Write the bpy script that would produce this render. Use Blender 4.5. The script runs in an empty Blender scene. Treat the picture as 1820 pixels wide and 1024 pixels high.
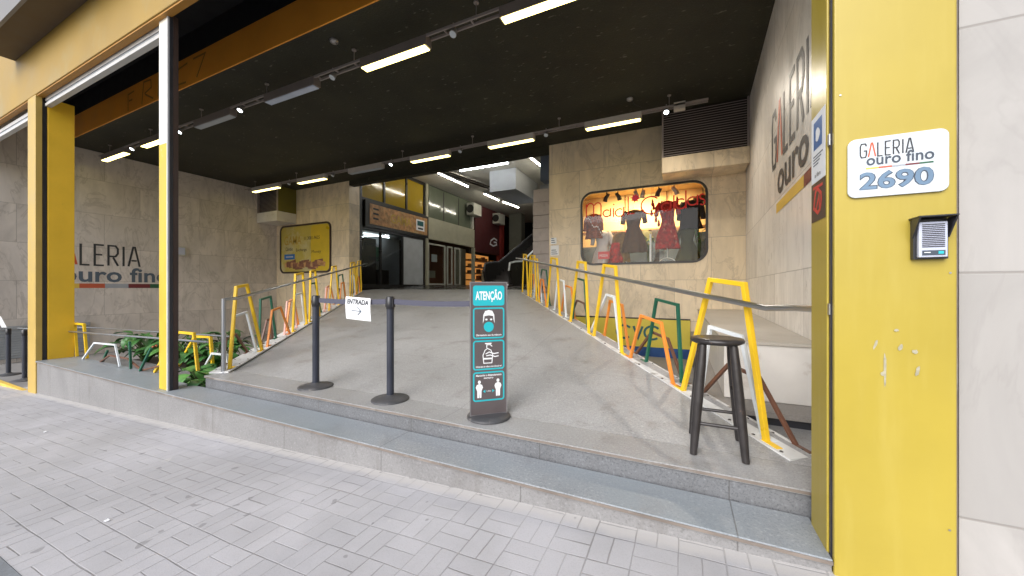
import bpy, bmesh, math, random
from mathutils import Vector, Matrix
random.seed(7)
R = math.radians
sc = bpy.context.scene
C = sc.collection
WL = {}            # world location of every thing's Empty

# ------------------------------------------------------------------ materials
def node(nt, typ, props=None, ins=None):
    n = nt.nodes.new(typ)
    for k, v in (props or {}).items(): setattr(n, k, v)
    for k, v in (ins or {}).items():
        if hasattr(v, 'is_output'): nt.links.new(v, n.inputs[k])
        else: n.inputs[k].default_value = v
    return n
def c4(c): return (c[0], c[1], c[2], 1)
def base(name):
    m = bpy.data.materials.new(name); m.use_nodes = True
    nt = m.node_tree; b = nt.nodes['Principled BSDF']
    return m, nt, b
def mixc(nt, f, a, b, mode='MIX'):
    n = nt.nodes.new('ShaderNodeMix'); n.data_type = 'RGBA'; n.blend_type = mode
    for i, v in ((0, f), (6, a), (7, b)):
        if hasattr(v, 'is_output'): nt.links.new(v, n.inputs[i])
        else: n.inputs[i].default_value = v if i == 0 else c4(v)
    return n.outputs[2]
def rng(nt, v, a, b, c, d):
    return node(nt, 'ShaderNodeMapRange', None, {0: v, 1: a, 2: b, 3: c, 4: d}).outputs[0]
def noise(nt, vec, s, det=4, rough=.55, dist=0):
    return node(nt, 'ShaderNodeTexNoise', None, {'Vector': vec, 'Scale': s, 'Detail': det, 'Roughness': rough, 'Distortion': dist}).outputs[0]
def math_(nt, op, a, b=0, c=0):
    return node(nt, 'ShaderNodeMath', {'operation': op}, {0: a, 1: b, 2: c}).outputs[0]
def bumpn(nt, b, h, s, d=.01):
    n = node(nt, 'ShaderNodeBump', None, {'Strength': s, 'Distance': d, 'Height': h})
    nt.links.new(n.outputs[0], b.inputs['Normal'])
def coord(nt, world=False):
    if world: return node(nt, 'ShaderNodeNewGeometry').outputs['Position']
    return node(nt, 'ShaderNodeTexCoord').outputs['Object']

def mat(name, col, rough=.6, metal=0, var=.12, vs=3, bump=0, bs=40, dirt=None, ds=2, da=.5, th=.55, spec=.5, coat=0, stretch=None):
    m, nt, b = base(name)
    v = coord(nt, True)
    n1 = noise(nt, v, vs, 6)
    c = mixc(nt, rng(nt, n1, .3, .7, 0, 1), [x * (1 - var) for x in col], [min(1, x * (1 + var * .6)) for x in col])
    if dirt:
        vv = v
        if stretch: vv = node(nt, 'ShaderNodeMapping', None, {'Vector': v, 'Scale': stretch}).outputs[0]
        n2 = noise(nt, vv, ds, 8, .65)
        c = mixc(nt, math_(nt, 'MULTIPLY', rng(nt, n2, th, th + .13, 0, 1), da), c, dirt) if False else c
        f = math_(nt, 'MULTIPLY', rng(nt, n2, th, th + .13, 0, 1), da)
        mx = nt.nodes.new('ShaderNodeMix'); mx.data_type = 'RGBA'
        nt.links.new(f, mx.inputs[0]); nt.links.new(c, mx.inputs[6]); mx.inputs[7].default_value = c4(dirt)
        c = mx.outputs[2]
    nt.links.new(c, b.inputs['Base Color'])
    nt.links.new(rng(nt, n1, .3, .7, max(0, rough - .08), min(1, rough + .08)), b.inputs['Roughness'])
    b.inputs['Metallic'].default_value = metal
    b.inputs['Specular IOR Level'].default_value = spec
    if coat: b.inputs['Coat Weight'].default_value = coat
    if bump: bumpn(nt, b, noise(nt, v, bs, 6), bump, .004)
    return m

def mixlink(nt, f, a, b):
    mx = nt.nodes.new('ShaderNodeMix'); mx.data_type = 'RGBA'
    for i, v in ((0, f), (6, a), (7, b)):
        if hasattr(v, 'is_output'): nt.links.new(v, mx.inputs[i])
        else: mx.inputs[i].default_value = v if i == 0 else c4(v)
    return mx.outputs[2]

def marble(name, axis, col=(.66, .595, .52), pw=1.45, ph=.92, rough=.32, off=0.0, zo=9.8, vs=1.0):
    """large stone wall slabs with thin joints, soft veins and a tone of its own per slab"""
    m, nt, b = base(name)
    p = coord(nt, True)
    s = node(nt, 'ShaderNodeSeparateXYZ', None, {0: p})
    h = s.outputs[0] if axis == 'x' else s.outputs[1]
    z = s.outputs[2]
    u = math_(nt, 'DIVIDE', math_(nt, 'ADD', h, 40 + off), pw); w = math_(nt, 'DIVIDE', math_(nt, 'ADD', z, zo), ph)
    row = math_(nt, 'FLOOR', w)
    u2 = math_(nt, 'ADD', u, math_(nt, 'MULTIPLY', math_(nt, 'MODULO', row, 2), .5))
    colid = math_(nt, 'FLOOR', u2)
    fu = math_(nt, 'FRACT', u2); fw = math_(nt, 'FRACT', w)
    eu = math_(nt, 'MULTIPLY', math_(nt, 'MINIMUM', fu, math_(nt, 'SUBTRACT', 1, fu)), pw)
    ew = math_(nt, 'MULTIPLY', math_(nt, 'MINIMUM', fw, math_(nt, 'SUBTRACT', 1, fw)), ph)
    e = math_(nt, 'MINIMUM', eu, ew)
    joint = rng(nt, e, .002, .007, 1, 0)
    idv = node(nt, 'ShaderNodeCombineXYZ', None, {0: colid, 1: row, 2: 0}).outputs[0]
    wn = node(nt, 'ShaderNodeTexWhiteNoise', {'noise_dimensions': '3D'}, {'Vector': idv})
    # each slab gets its own shift of the vein pattern
    pv = node(nt, 'ShaderNodeVectorMath', {'operation': 'MULTIPLY_ADD'}, {0: wn.outputs['Color'], 1: (7, 7, 7), 2: p}).outputs[0]
    rot = node(nt, 'ShaderNodeMapping', None, {'Vector': pv, 'Rotation': (.5, .6, .4), 'Scale': (1, 1, .45)}).outputs[0]
    n1 = noise(nt, rot, 1.3, 8, .6, 1.6)
    n2 = noise(nt, rot, 5, 8, .65, .8)
    vein = rng(nt, math_(nt, 'ABSOLUTE', math_(nt, 'SUBTRACT', noise(nt, rot, 1.1, 5, .6, 2.2), .5)), 0, .025, 1, 0)
    c = mixlink(nt, rng(nt, n1, .35, .65, 0, 1), [x * .86 for x in col], [min(1, x * 1.1) for x in col])
    c = mixlink(nt, math_(nt, 'MULTIPLY', rng(nt, n2, .55, .75, 0, 1), .45 * vs), c, (col[0] * .72, col[1] * .72, col[2] * .76))
    c = mixlink(nt, math_(nt, 'MULTIPLY', vein, .4 * vs), c, (col[0] * .55, col[1] * .53, col[2] * .52))
    tone = rng(nt, wn.outputs['Value'], 0, 1, .93, 1.05)
    t3 = node(nt, 'ShaderNodeCombineXYZ', None, {0: tone, 1: tone, 2: tone}).outputs[0]
    mu = nt.nodes.new('ShaderNodeMix'); mu.data_type = 'RGBA'; mu.blend_type = 'MULTIPLY'; mu.inputs[0].default_value = 1
    nt.links.new(c, mu.inputs[6]); nt.links.new(t3, mu.inputs[7]); c = mu.outputs[2]
    c = mixlink(nt, math_(nt, 'MULTIPLY', joint, .55), c, (.2, .18, .16))
    # drip stains and handling dirt with shapes of their own
    st = node(nt, 'ShaderNodeMapping', None, {'Vector': p, 'Scale': (5, 5, .5)}).outputs[0]
    c = mixlink(nt, math_(nt, 'MULTIPLY', rng(nt, noise(nt, st, 1.1, 7, .6), .56, .75, 0, 1), .3 * vs), c, (.3, .27, .23))
    nt.links.new(c, b.inputs['Base Color'])
    nt.links.new(rng(nt, n2, .3, .7, rough - .06, rough + .14), b.inputs['Roughness'])
    b.inputs['Specular IOR Level'].default_value = .35
    bumpn(nt, b, math_(nt, 'ADD', math_(nt, 'MULTIPLY', joint, -1), math_(nt, 'MULTIPLY', n2, .12)), .35, .004)
    return m

def granite(name, col, speck=.5, rough=.45, stain=.35, tint=None, slab=None, sparse=.5, sj=.6):
    m, nt, b = base(name)
    p = coord(nt, True)
    f = noise(nt, p, 120, 2, .7)
    f2 = noise(nt, p, 60, 2, .7)
    big = noise(nt, p, 1.1, 7, .62, .6)
    c = mixlink(nt, rng(nt, big, .3, .7, 0, 1), [x * .84 for x in col], [x * 1.12 for x in col])
    c = mixlink(nt, math_(nt, 'MULTIPLY', rng(nt, f, .5, .66, 0, 1), speck), c, [x * .42 for x in col])
    c = mixlink(nt, math_(nt, 'MULTIPLY', rng(nt, f2, .56, .7, 0, 1), speck * .8), c, [min(1, x * 1.7) for x in col])
    if tint:
        c = mixlink(nt, math_(nt, 'MULTIPLY', rng(nt, noise(nt, p, .8, 5, .6, .4), .38, .62, 0, 1), .75), c, tint)
    st = noise(nt, node(nt, 'ShaderNodeMapping', None, {'Vector': p, 'Scale': (1, 1, .35)}).outputs[0], 3.2, 8, .68)
    c = mixlink(nt, math_(nt, 'MULTIPLY', rng(nt, st, .54, .72, 0, 1), stain), c, (col[0] * .5, col[1] * .45, col[2] * .4))
    sp = rng(nt, noise(nt, p, 14, 2, .5), .745, .765, 0, .6)
    c = mixlink(nt, math_(nt, 'MULTIPLY', sp, sparse), c, (.1, .1, .1))
    h = f
    if slab:
        s = node(nt, 'ShaderNodeSeparateXYZ', None, {0: p})
        fx = math_(nt, 'FRACT', math_(nt, 'DIVIDE', math_(nt, 'ADD', s.outputs[0], 50.35), slab[0]))
        ex = math_(nt, 'MULTIPLY', math_(nt, 'MINIMUM', fx, math_(nt, 'SUBTRACT', 1, fx)), slab[0])
        e = ex
        if slab[1]:
            fy = math_(nt, 'FRACT', math_(nt, 'DIVIDE', math_(nt, 'ADD', s.outputs[1], 51.33), slab[1]))
            e = math_(nt, 'MINIMUM', ex, math_(nt, 'MULTIPLY', math_(nt, 'MINIMUM', fy, math_(nt, 'SUBTRACT', 1, fy)), slab[1]))
        j = rng(nt, e, .0015, .005, 1, 0)
        c = mixlink(nt, math_(nt, 'MULTIPLY', j, sj), c, (.07, .065, .06))
        h = math_(nt, 'SUBTRACT', math_(nt, 'MULTIPLY', f, .4), j)
    nt.links.new(c, b.inputs['Base Color'])
    nt.links.new(rng(nt, big, .3, .7, rough - .1, rough + .12), b.inputs['Roughness'])
    b.inputs['Specular IOR Level'].default_value = .45
    bumpn(nt, b, h, .25, .003)
    return m

def paving():
    m, nt, b = base('paving_blocks')
    p = coord(nt, True)
    wob = node(nt, 'ShaderNodeVectorMath', {'operation': 'MULTIPLY_ADD'},
               {0: node(nt, 'ShaderNodeTexNoise', None, {'Vector': p, 'Scale': 2.2, 'Detail': 2}).outputs['Color'], 1: (.022, .022, 0), 2: p}).outputs[0]
    s = node(nt, 'ShaderNodeSeparateXYZ', None, {0: wob})
    M = .2
    gx = math_(nt, 'DIVIDE', math_(nt, 'ADD', s.outputs[0], 40), M); gy = math_(nt, 'DIVIDE', math_(nt, 'ADD', s.outputs[1], 40.06), M)
    cx = math_(nt, 'FLOOR', gx); cy = math_(nt, 'FLOOR', gy); fx = math_(nt, 'FRACT', gx); fy = math_(nt, 'FRACT', gy)
    par = math_(nt, 'MODULO', math_(nt, 'ADD', cx, cy), 2)
    inv = math_(nt, 'SUBTRACT', 1, par)
    t = math_(nt, 'ADD', math_(nt, 'MULTIPLY', fx, par), math_(nt, 'MULTIPLY', fy, inv))   # across the pair
    o = math_(nt, 'ADD', math_(nt, 'MULTIPLY', fy, par), math_(nt, 'MULTIPLY', fx, inv))
    half = math_(nt, 'FLOOR', math_(nt, 'MULTIPLY', t, 2))
    d1 = math_(nt, 'ABSOLUTE', math_(nt, 'SUBTRACT', t, .5))
    d2 = math_(nt, 'MINIMUM', t, math_(nt, 'SUBTRACT', 1, t))
    d3 = math_(nt, 'MINIMUM', o, math_(nt, 'SUBTRACT', 1, o))
    e = math_(nt, 'MULTIPLY', math_(nt, 'MINIMUM', math_(nt, 'MINIMUM', d1, d2), d3), M)
    wid = rng(nt, noise(nt, p, 3.1, 3), .3, .7, .0008, .0042)
    joint = rng(nt, math_(nt, 'SUBTRACT', e, wid), -.0015, .002, 1, 0)
    idv = node(nt, 'ShaderNodeCombineXYZ', None, {0: cx, 1: cy, 2: half}).outputs[0]
    wn = node(nt, 'ShaderNodeTexWhiteNoise', {'noise_dimensions': '3D'}, {'Vector': idv}).outputs['Value']
    col = (.455, .447, .468)
    c = mixlink(nt, wn, [x * .955 for x in col], [x * 1.05 for x in col])
    big = noise(nt, p, .9, 7, .62)
    c = mixlink(nt, math_(nt, 'MULTIPLY', rng(nt, big, .38, .66, 0, 1), .6), c, (.29, .283, .285))
    fine = noise(nt, p, 150, 3, .7)
    c = mixlink(nt, math_(nt, 'MULTIPLY', rng(nt, fine, .5, .7, 0, 1), .3), c, (.24, .235, .23))
    # cement haze on the row that meets the step
    edge = rng(nt, math_(nt, 'ADD', s.outputs[1], math_(nt, 'MULTIPLY', noise(nt, p, 7, 5, .7), .12)), 2.0, 2.06, 0, .8)
    c = mixlink(nt, edge, c, (.5, .475, .45))
    jd = rng(nt, noise(nt, p, 2.0, 4), .4, .62, .22, .6)
    c = mixlink(nt, math_(nt, 'MULTIPLY', joint, jd), c, (.14, .13, .12))
    gum = rng(nt, noise(nt, p, 9.5, 1.5, .5), .715, .73, 0, .5)
    c = mixlink(nt, gum, c, (.16, .155, .155))
    lit = rng(nt, noise(nt, p, 6.1, 1.5, .5), .24, .225, 0, .35)
    c = mixlink(nt, lit, c, (.55, .54, .52))
    nt.links.new(c, b.inputs['Base Color'])
    nt.links.new(rng(nt, big, .3, .7, .6, .8), b.inputs['Roughness'])
    h = math_(nt, 'ADD', math_(nt, 'MULTIPLY', joint, -1), math_(nt, 'ADD', math_(nt, 'MULTIPLY', wn, .35), math_(nt, 'MULTIPLY', fine, .3)))
    bumpn(nt, b, h, .5, .004)
    return m

def emit(name, col, s):
    m, nt, b = base(name)
    b.inputs['Base Color'].default_value = c4([x * .8 for x in col])
    b.inputs['Emission Color'].default_value = c4(col); b.inputs['Emission Strength'].default_value = s
    return m
def glass(name, refl=.12, tint=(1, 1, 1), rough=.01, fk=.9):
    m = bpy.data.materials.new(name); m.use_nodes = True; nt = m.node_tree
    for n in list(nt.nodes): nt.nodes.remove(n)
    out = node(nt, 'ShaderNodeOutputMaterial')
    t = node(nt, 'ShaderNodeBsdfTransparent', None, {0: c4(tint)})
    g = node(nt, 'ShaderNodeBsdfGlossy', None, {'Color': (.9, .93, .95, 1), 'Roughness': rough})
    fr = node(nt, 'ShaderNodeFresnel', None, {0: 1.5}).outputs[0]
    f = math_(nt, 'ADD', math_(nt, 'MULTIPLY', fr, fk), refl)
    mx = node(nt, 'ShaderNodeMixShader', None, {0: f, 1: t.outputs[0], 2: g.outputs[0]})
    nt.links.new(mx.outputs[0], out.inputs[0])
    return m

def pillar_yellow(name, col=(.42, .32, .045)):
    """painted sheet metal: slight chalking, faint brush streaks and a few bare scratches"""
    m, nt, b = base(name)
    p = coord(nt, True)
    st = node(nt, 'ShaderNodeMapping', None, {'Vector': p, 'Scale': (1, 1, .12)}).outputs[0]
    n1 = noise(nt, p, 1.2, 6, .6); n2 = noise(nt, st, 14, 5, .6)
    c = mixlink(nt, rng(nt, n1, .3, .7, 0, 1), [x * .9 for x in col], [min(1, x * 1.06) for x in col])
    c = mixlink(nt, math_(nt, 'MULTIPLY', rng(nt, n2, .5, .75, 0, 1), .3), c, (.49, .39, .09))
    sm = noise(nt, p, 30, 4, .6)
    c = mixlink(nt, rng(nt, sm, .72, .76, 0, .5), c, (.35, .24, .05))
    nt.links.new(c, b.inputs['Base Color'])
    nt.links.new(rng(nt, n2, .3, .7, .3, .42), b.inputs['Roughness'])
    bumpn(nt, b, n1, .15, .01)
    return m

M = {}
def setup_mats():
    M['pillar'] = pillar_yellow('yellow_painted_sheet')
    M['yellow_worn'] = mat('worn_yellow_paint', (.86, .52, .03), .42, var=.1, vs=2, dirt=(.09, .06, .03), ds=9, da=.9, th=.66, stretch=(1, 1, .3), bump=.1)  # colour lifted to offset the shade on the left pillar's return face
    M['post_yellow'] = mat('post_yellow_paint', (.60, .44, .035), .4, var=.08, vs=5, dirt=(.7, .66, .55), ds=9, da=.7, th=.62, stretch=(1, 1, .4))
    M['front_old'] = mat('faded_ochre_paint', (.52, .35, .08), .45, var=.1, vs=3, dirt=(.08, .05, .03), ds=11, da=.9, th=.67, stretch=(1, 1, .3))  # left pillar's daylit face, separate because the return is lifted for shade
    M['fascia'] = mat('fascia_yellow', (.36, .225, .037), .5, var=.1, vs=1, dirt=(.34, .25, .09), ds=1.2, da=.6, th=.5, bump=.1, bs=4)
    M['band'] = mat('band_yellow', (.97, .38, .04), .5, var=.12, vs=1.2)
    M['band_brown'] = mat('spray_brown', (.42, .2, .03), .6)
    M['tube_yellow'] = mat('railing_yellow', (.85, .54, .02), .35, var=.08, vs=6, dirt=(.25, .15, .03), ds=16, da=.6, th=.68)
    M['tube_green'] = mat('railing_green', (.012, .11, .065), .38, var=.15, vs=6)
    M['tube_orange'] = mat('railing_orange', (.75, .25, .035), .38, var=.12, vs=6, dirt=(.3, .1, .03), ds=14, da=.6, th=.66)
    M['tube_brown'] = mat('railing_brown', (.14, .06, .035), .45, var=.15, vs=6)
    M['tube_white'] = mat('railing_white', (.68, .72, .74), .4, var=.08, vs=6, dirt=(.35, .33, .3), ds=14, da=.5, th=.62)
    M['tube_pink'] = mat('railing_pink', (.75, .42, .36), .4, var=.1, vs=6)
    M['plate_white'] = mat('white_base_plate', (.66, .66, .65), .5, var=.12, vs=4, dirt=(.25, .22, .19), ds=7, da=.8, th=.56, bump=.1)
    M['bolt'] = mat('dark_bolt', (.08, .07, .065), .5, metal=.6)
    m, nt, b = base('brushed_steel'); b.inputs['Base Color'].default_value = (.40, .41, .43, 1); b.inputs['Metallic'].default_value = .92; b.inputs['Roughness'].default_value = .34; M['steel'] = m
    M['black_metal'] = mat('black_metal', (.025, .026, .032), .4, var=.2, vs=8)
    M['guide'] = mat('dark_guide', (.03, .03, .045), .4, var=.3, vs=10, dirt=(.2, .16, .12), ds=16, da=.6, th=.62)
    M['brown_metal'] = mat('brown_metal', (.05, .03, .025), .45, var=.2)
    M['black_wood'] = mat('black_painted_wood', (.03, .026, .026), .33, var=.35, vs=9, dirt=(.2, .11, .075), ds=24, da=.8, th=.64, bump=.3, bs=22)
    M['stanchion'] = mat('stanchion_black', (.03, .034, .05), .38, var=.15, vs=6)
    M['rubber'] = mat('dark_base', (.06, .06, .065), .5, var=.25, vs=12, dirt=(.22, .2, .18), ds=10, da=.6, th=.56)
    M['belt'] = mat('belt_fabric', (.075, .075, .105), .8, var=.1, vs=60)
    M['paper'] = mat('white_paper', (.82, .83, .85), .7, var=.05, vs=8)
    M['ink'] = mat('black_ink', (.02, .022, .03), .6)
    M['ink_grey'] = mat('grey_ink', (.09, .12, .16), .6)
    M['logo_dark'] = mat('logo_dark', (.035, .036, .042), .55)
    M['logo_red'] = mat('logo_red', (.62, .1, .035), .5)
    M['logo_yellow'] = mat('logo_yellow', (.75, .5, .08), .5)
    M['logo_orange'] = mat('logo_orange', (.55, .11, .05), .5)
    M['logo_grey'] = mat('logo_grey', (.36, .38, .42), .5)
    M['logo_maroon'] = mat('logo_maroon', (.17, .025, .03), .5)
    M['logo_green'] = mat('logo_green', (.02, .11, .05), .5)
    M['sign_white'] = mat('sign_white', (.6, .65, .69), .3, var=.05, vs=5, coat=.3)
    M['number_blue'] = mat('number_blue', (.13, .21, .31), .45)
    M['number_edge'] = mat('number_edge', (.05, .065, .09), .45)
    M['sticker_blue'] = mat('sticker_blue', (.02, .14, .42), .4)
    M['poster_dark'] = mat('poster_dark', (.06, .04, .03), .5, var=.5, vs=25)
    M['poster_red'] = mat('poster_red', (.6, .04, .04), .5, var=.4, vs=30)
    M['plastic_black'] = mat('black_plastic', (.02, .02, .024), .35, bump=.1, bs=120)
    M['plastic_grey'] = mat('lilac_grey_plastic', (.5, .53, .66), .35, var=.05)
    M['totem'] = mat('totem_board', (.11, .09, .09), .4, var=.1, vs=6, coat=.2)
    M['totem_edge'] = mat('totem_edge', (.2, .19, .19), .4)
    M['teal'] = mat('turquoise_print', (.02, .46, .52), .4, var=.04)
    M['print_white'] = mat('white_print', (.85, .86, .86), .4, var=.02)
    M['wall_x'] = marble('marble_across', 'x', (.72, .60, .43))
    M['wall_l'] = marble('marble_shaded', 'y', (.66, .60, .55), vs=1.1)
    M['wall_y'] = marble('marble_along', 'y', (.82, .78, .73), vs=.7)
    M['wall_out'] = marble('marble_outside', 'x', (.41, .39, .37), 2.6, .98, .4, off=1.0, zo=9.66, vs=.3)
    M['bench_stone'] = mat('white_stone', (.70, .67, .63), .45, var=.12, vs=2, dirt=(.38, .3, .23), ds=3, da=.6, th=.56)
    M['bench_top'] = granite('bench_top_stone', (.5, .46, .4), .15, .5, .3)
    M['ledge_grey'] = granite('ledge_granite', (.27, .25, .23), .4, .55, .3)
    M['step_tread'] = granite('step_tread_granite', (.30, .315, .335), .8, .4, .3, tint=(.235, .27, .295), slab=(2.3, None))  # bluish tint paints the sky's reflection into the tread
    M['step_riser'] = granite('step_riser_granite', (.245, .24, .24), .5, .5, .5, slab=(1.15, None))
    M['riser2'] = granite('upper_riser_granite', (.165, .17, .18), .8, .5, .4, slab=(1.15, None))
    M['nosing'] = mat('worn_brown_nosing', (.2, .165, .14), .5, var=.3, vs=5, dirt=(.33, .31, .29), ds=4, da=.7, th=.55)
    M['ramp'] = granite('ramp_granite', (.33, .328, .328), .65, .45, .6, slab=(2.7, 2.9), sj=.4)
    M['ramp_side'] = granite('ramp_side', (.24, .23, .21), .4, .6, .5)
    M['low_floor'] = granite('low_floor', (.25, .24, .235), .4, .6, .3)
    M['paving'] = paving()
    M['asphalt'] = mat('asphalt', (.15, .15, .152), .8, var=.3, vs=3, bump=.6, bs=90)
    M['kerb'] = granite('kerb_granite', (.2, .215, .235), .4, .6, .3)
    M['dark_floor'] = mat('dark_tile_floor', (.035, .03, .028), .25, var=.25, vs=2)
    # dark rough ceiling with light flecks of missing plaster
    m, nt, b = base('dark_ceiling'); p = coord(nt, True)
    n1 = noise(nt, p, 1.1, 6, .6)
    c = mixlink(nt, rng(nt, n1, .35, .65, 0, 1), (.017, .016, .008), (.027, .026, .013))
    sp = noise(nt, node(nt, 'ShaderNodeMapping', None, {'Vector': p, 'Scale': (1, 2.4, 1)}).outputs[0], 7, 3, .55)
    c = mixlink(nt, rng(nt, sp, .66, .72, 0, .6), c, (.15, .14, .11))
    c = mixlink(nt, rng(nt, noise(nt, p, 60, 3, .6), .55, .7, 0, .5), c, (.05, .048, .033))
    nt.links.new(c, b.inputs['Base Color']); b.inputs['Roughness'].default_value = .75
    bumpn(nt, b, noise(nt, p, 45, 4), .5, .01); M['ceiling'] = m
    M['void'] = mat('black_void', (.006, .006, .009), .8)
    M['canopy'] = mat('canopy_brown', (.10, .065, .032), .6, var=.15)
    M['canopy_edge'] = mat('canopy_edge', (.2, .19, .18), .5)
    M['white_ceiling'] = mat('white_ceiling', (.58, .56, .5), .8, var=.08)
    M['conduit'] = mat('brown_conduit', (.07, .055, .04), .6)
    M['duct'] = mat('grey_duct', (.34, .35, .36), .6, var=.08)
    M['track'] = mat('track_grey', (.3, .26, .24), .5, var=.1)
    M['fix_body'] = mat('fixture_body', (.55, .5, .44), .5, var=.1)
    M['fix_dark'] = mat('fixture_body_dark', (.2, .17, .15), .5, var=.1)
    M['diff_on'] = emit('lit_diffuser', (1, .84, .27), 5)
    M['diff_off'] = mat('unlit_diffuser', (.42, .46, .5), .4)
    M['diff_blue'] = mat('unlit_bluish_diffuser', (.52, .6, .75), .35)
    M['spot_on'] = emit('lit_spot', (.9, .97, 1), 7)
    M['spot_body'] = mat('spot_body', (.4, .38, .36), .35, metal=.5)
    M['tube_on'] = emit('lit_tube', (1, .93, .78), 30)
    M['tube_dim'] = emit('lit_dim_tube', (.9, .97, 1), 3)
    M['tube_cool'] = emit('lit_cool_tube', (.93, .97, 1), 30)
    M['louvre'] = mat('louvre_brown', (.34, .29, .28), .5, var=.1)
    M['olive'] = mat('olive_panel', (.16, .14, .02), .6)
    M['cream'] = mat('cream_room', (.66, .50, .25), .7, var=.08)
    M['frame_black'] = mat('black_frame', (.02, .018, .016), .35)
    M['win_glass'] = glass('shop_glass', 0, fk=.55)
    M['int_glass'] = glass('interior_glass', .05, (.85, .88, .86))
    M['yellow_pane'] = mat('yellow_panel', (.40, .27, .02), .12, var=.06, spec=.8)
    M['green_pane'] = mat('green_grey_panel', (.15, .17, .12), .12, var=.06, spec=.8)
    M['beige_band'] = mat('beige_band', (.42, .40, .29), .5)
    M['shop_wall'] = mat('shop_white', (.46, .48, .5), .6)
    M['dark'] = mat('dark_brown', (.022, .016, .014), .5)
    M['darkred'] = mat('dark_red_wall', (.085, .018, .02), .55, var=.15)
    M['redpost'] = mat('red_post', (.22, .025, .02), .45)
    M['teal_wall'] = mat('dark_teal_wall', (.012, .022, .03), .5, var=.3, vs=1)
    M['shop_orange'] = emit('lit_shop_orange', (1, .42, .1), .32)
    M['shelf_wood'] = mat('shelf_wood', (.28, .14, .06), .6, var=.3, vs=8)
    M['wood_red'] = mat('red_wood', (.2, .08, .04), .5)
    M['column'] = mat('grey_column', (.16, .16, .125), .6)
    M['ac'] = mat('ac_white', (.5, .49, .42), .5)
    M['carton'] = mat('grey_block', (.42, .37, .35), .6, var=.15, vs=3, dirt=(.25, .2, .2), ds=7, da=.5)
    M['green_sign'] = mat('green_board', (.05, .28, .05), .5)
    M['bluegrey'] = mat('blue_grey_board', (.14, .17, .22), .5)
    M['leaf'] = mat('leaf_green', (.05, .17, .04), .38, var=.4, vs=9)
    M['leaf_light'] = mat('leaf_light_green', (.10, .26, .06), .38, var=.35, vs=9)
    M['stem'] = mat('leaf_stem', (.07, .11, .03), .5)
    M['flower'] = mat('orange_flower', (.6, .16, .08), .5)
    M['soil'] = mat('soil', (.045, .032, .022), .9, var=.4, vs=12, bump=.8, bs=30)
    M['shutter'] = mat('shutter_grey', (.36, .38, .4), .45, var=.12, vs=4)
    M['shutter_white'] = mat('shutter_white', (.6, .59, .57), .4, var=.1)
    M['post_white'] = mat('post_cream', (.84, .80, .68), .4, var=.06, vs=3, dirt=(.7, .5, .2), ds=8, da=.6, th=.62)
    M['cvc_yellow'] = mat('cvc_yellow', (.62, .50, .06), .4, var=.06)
    M['cvc_blue'] = mat('cvc_blue', (.012, .07, .24), .4, var=.4, vs=2)
    M['cvc_sky'] = mat('cvc_light_blue', (.06, .33, .52), .4, var=.3, vs=6)
    M['cvc_ink'] = mat('cvc_ink', (.01, .09, .1), .4)
    M['gama_olive'] = mat('gama_board', (.50, .40, .08), .35, var=.15, vs=1, dirt=(.55, .5, .3), ds=1.2, da=.7, th=.5)
    M['gama_yellow'] = mat('gama_yellow', (.62, .44, .025), .35, var=.1)
    M['gama_brown'] = mat('banknote_brown', (.24, .10, .06), .5, var=.6, vs=22)
    M['gama_gold'] = mat('gold_lettering', (.5, .33, .05), .4)
    M['sign_brown'] = mat('sign_brown', (.5, .26, .1), .45, var=.5, vs=7, dirt=(.5, .38, .18), ds=5, da=.8, th=.52)
    M['cloth_red'] = mat('red_cloth', (.42, .02, .018), .8, var=.7, vs=11, dirt=(.75, .3, .2), ds=13, da=.9, th=.58)
    M['cloth_black'] = mat('black_cloth', (.02, .016, .018), .8, var=.4, vs=14)
    M['cloth_brown'] = mat('brown_cloth', (.09, .045, .02), .8, var=.6, vs=12)
    M['cloth_white'] = mat('white_cloth', (.6, .6, .62), .8, var=.1, vs=12)
    M['cloth_gold'] = mat('gold_cloth', (.25, .15, .04), .7, var=.5, vs=12)
    M['cloth_olive'] = mat('olive_cloth', (.07, .075, .03), .8, var=.5, vs=12)
    M['cloth_rust'] = mat('rust_cloth', (.3, .1, .05), .8, var=.5, vs=12, dirt=(.8, .75, .7), ds=22, da=1, th=.64)
    M['neon'] = emit('red_lettering', (.6, .02, .012), .1)  # painted letters with a faint glow put in, not a lamp
    M['neon_pink'] = mat('red_flower_sticker', (.75, .02, .06), .5)
    M['cool_print'] = mat('street_poster', (.10, .14, .19), .3, var=.3, vs=4)  # colour of the street's reflection, put on boards behind the glass
    M['rust_spot'] = mat('bare_metal_scratch', (.40, .37, .26), .45, var=.3, vs=40)
setup_mats()

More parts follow.
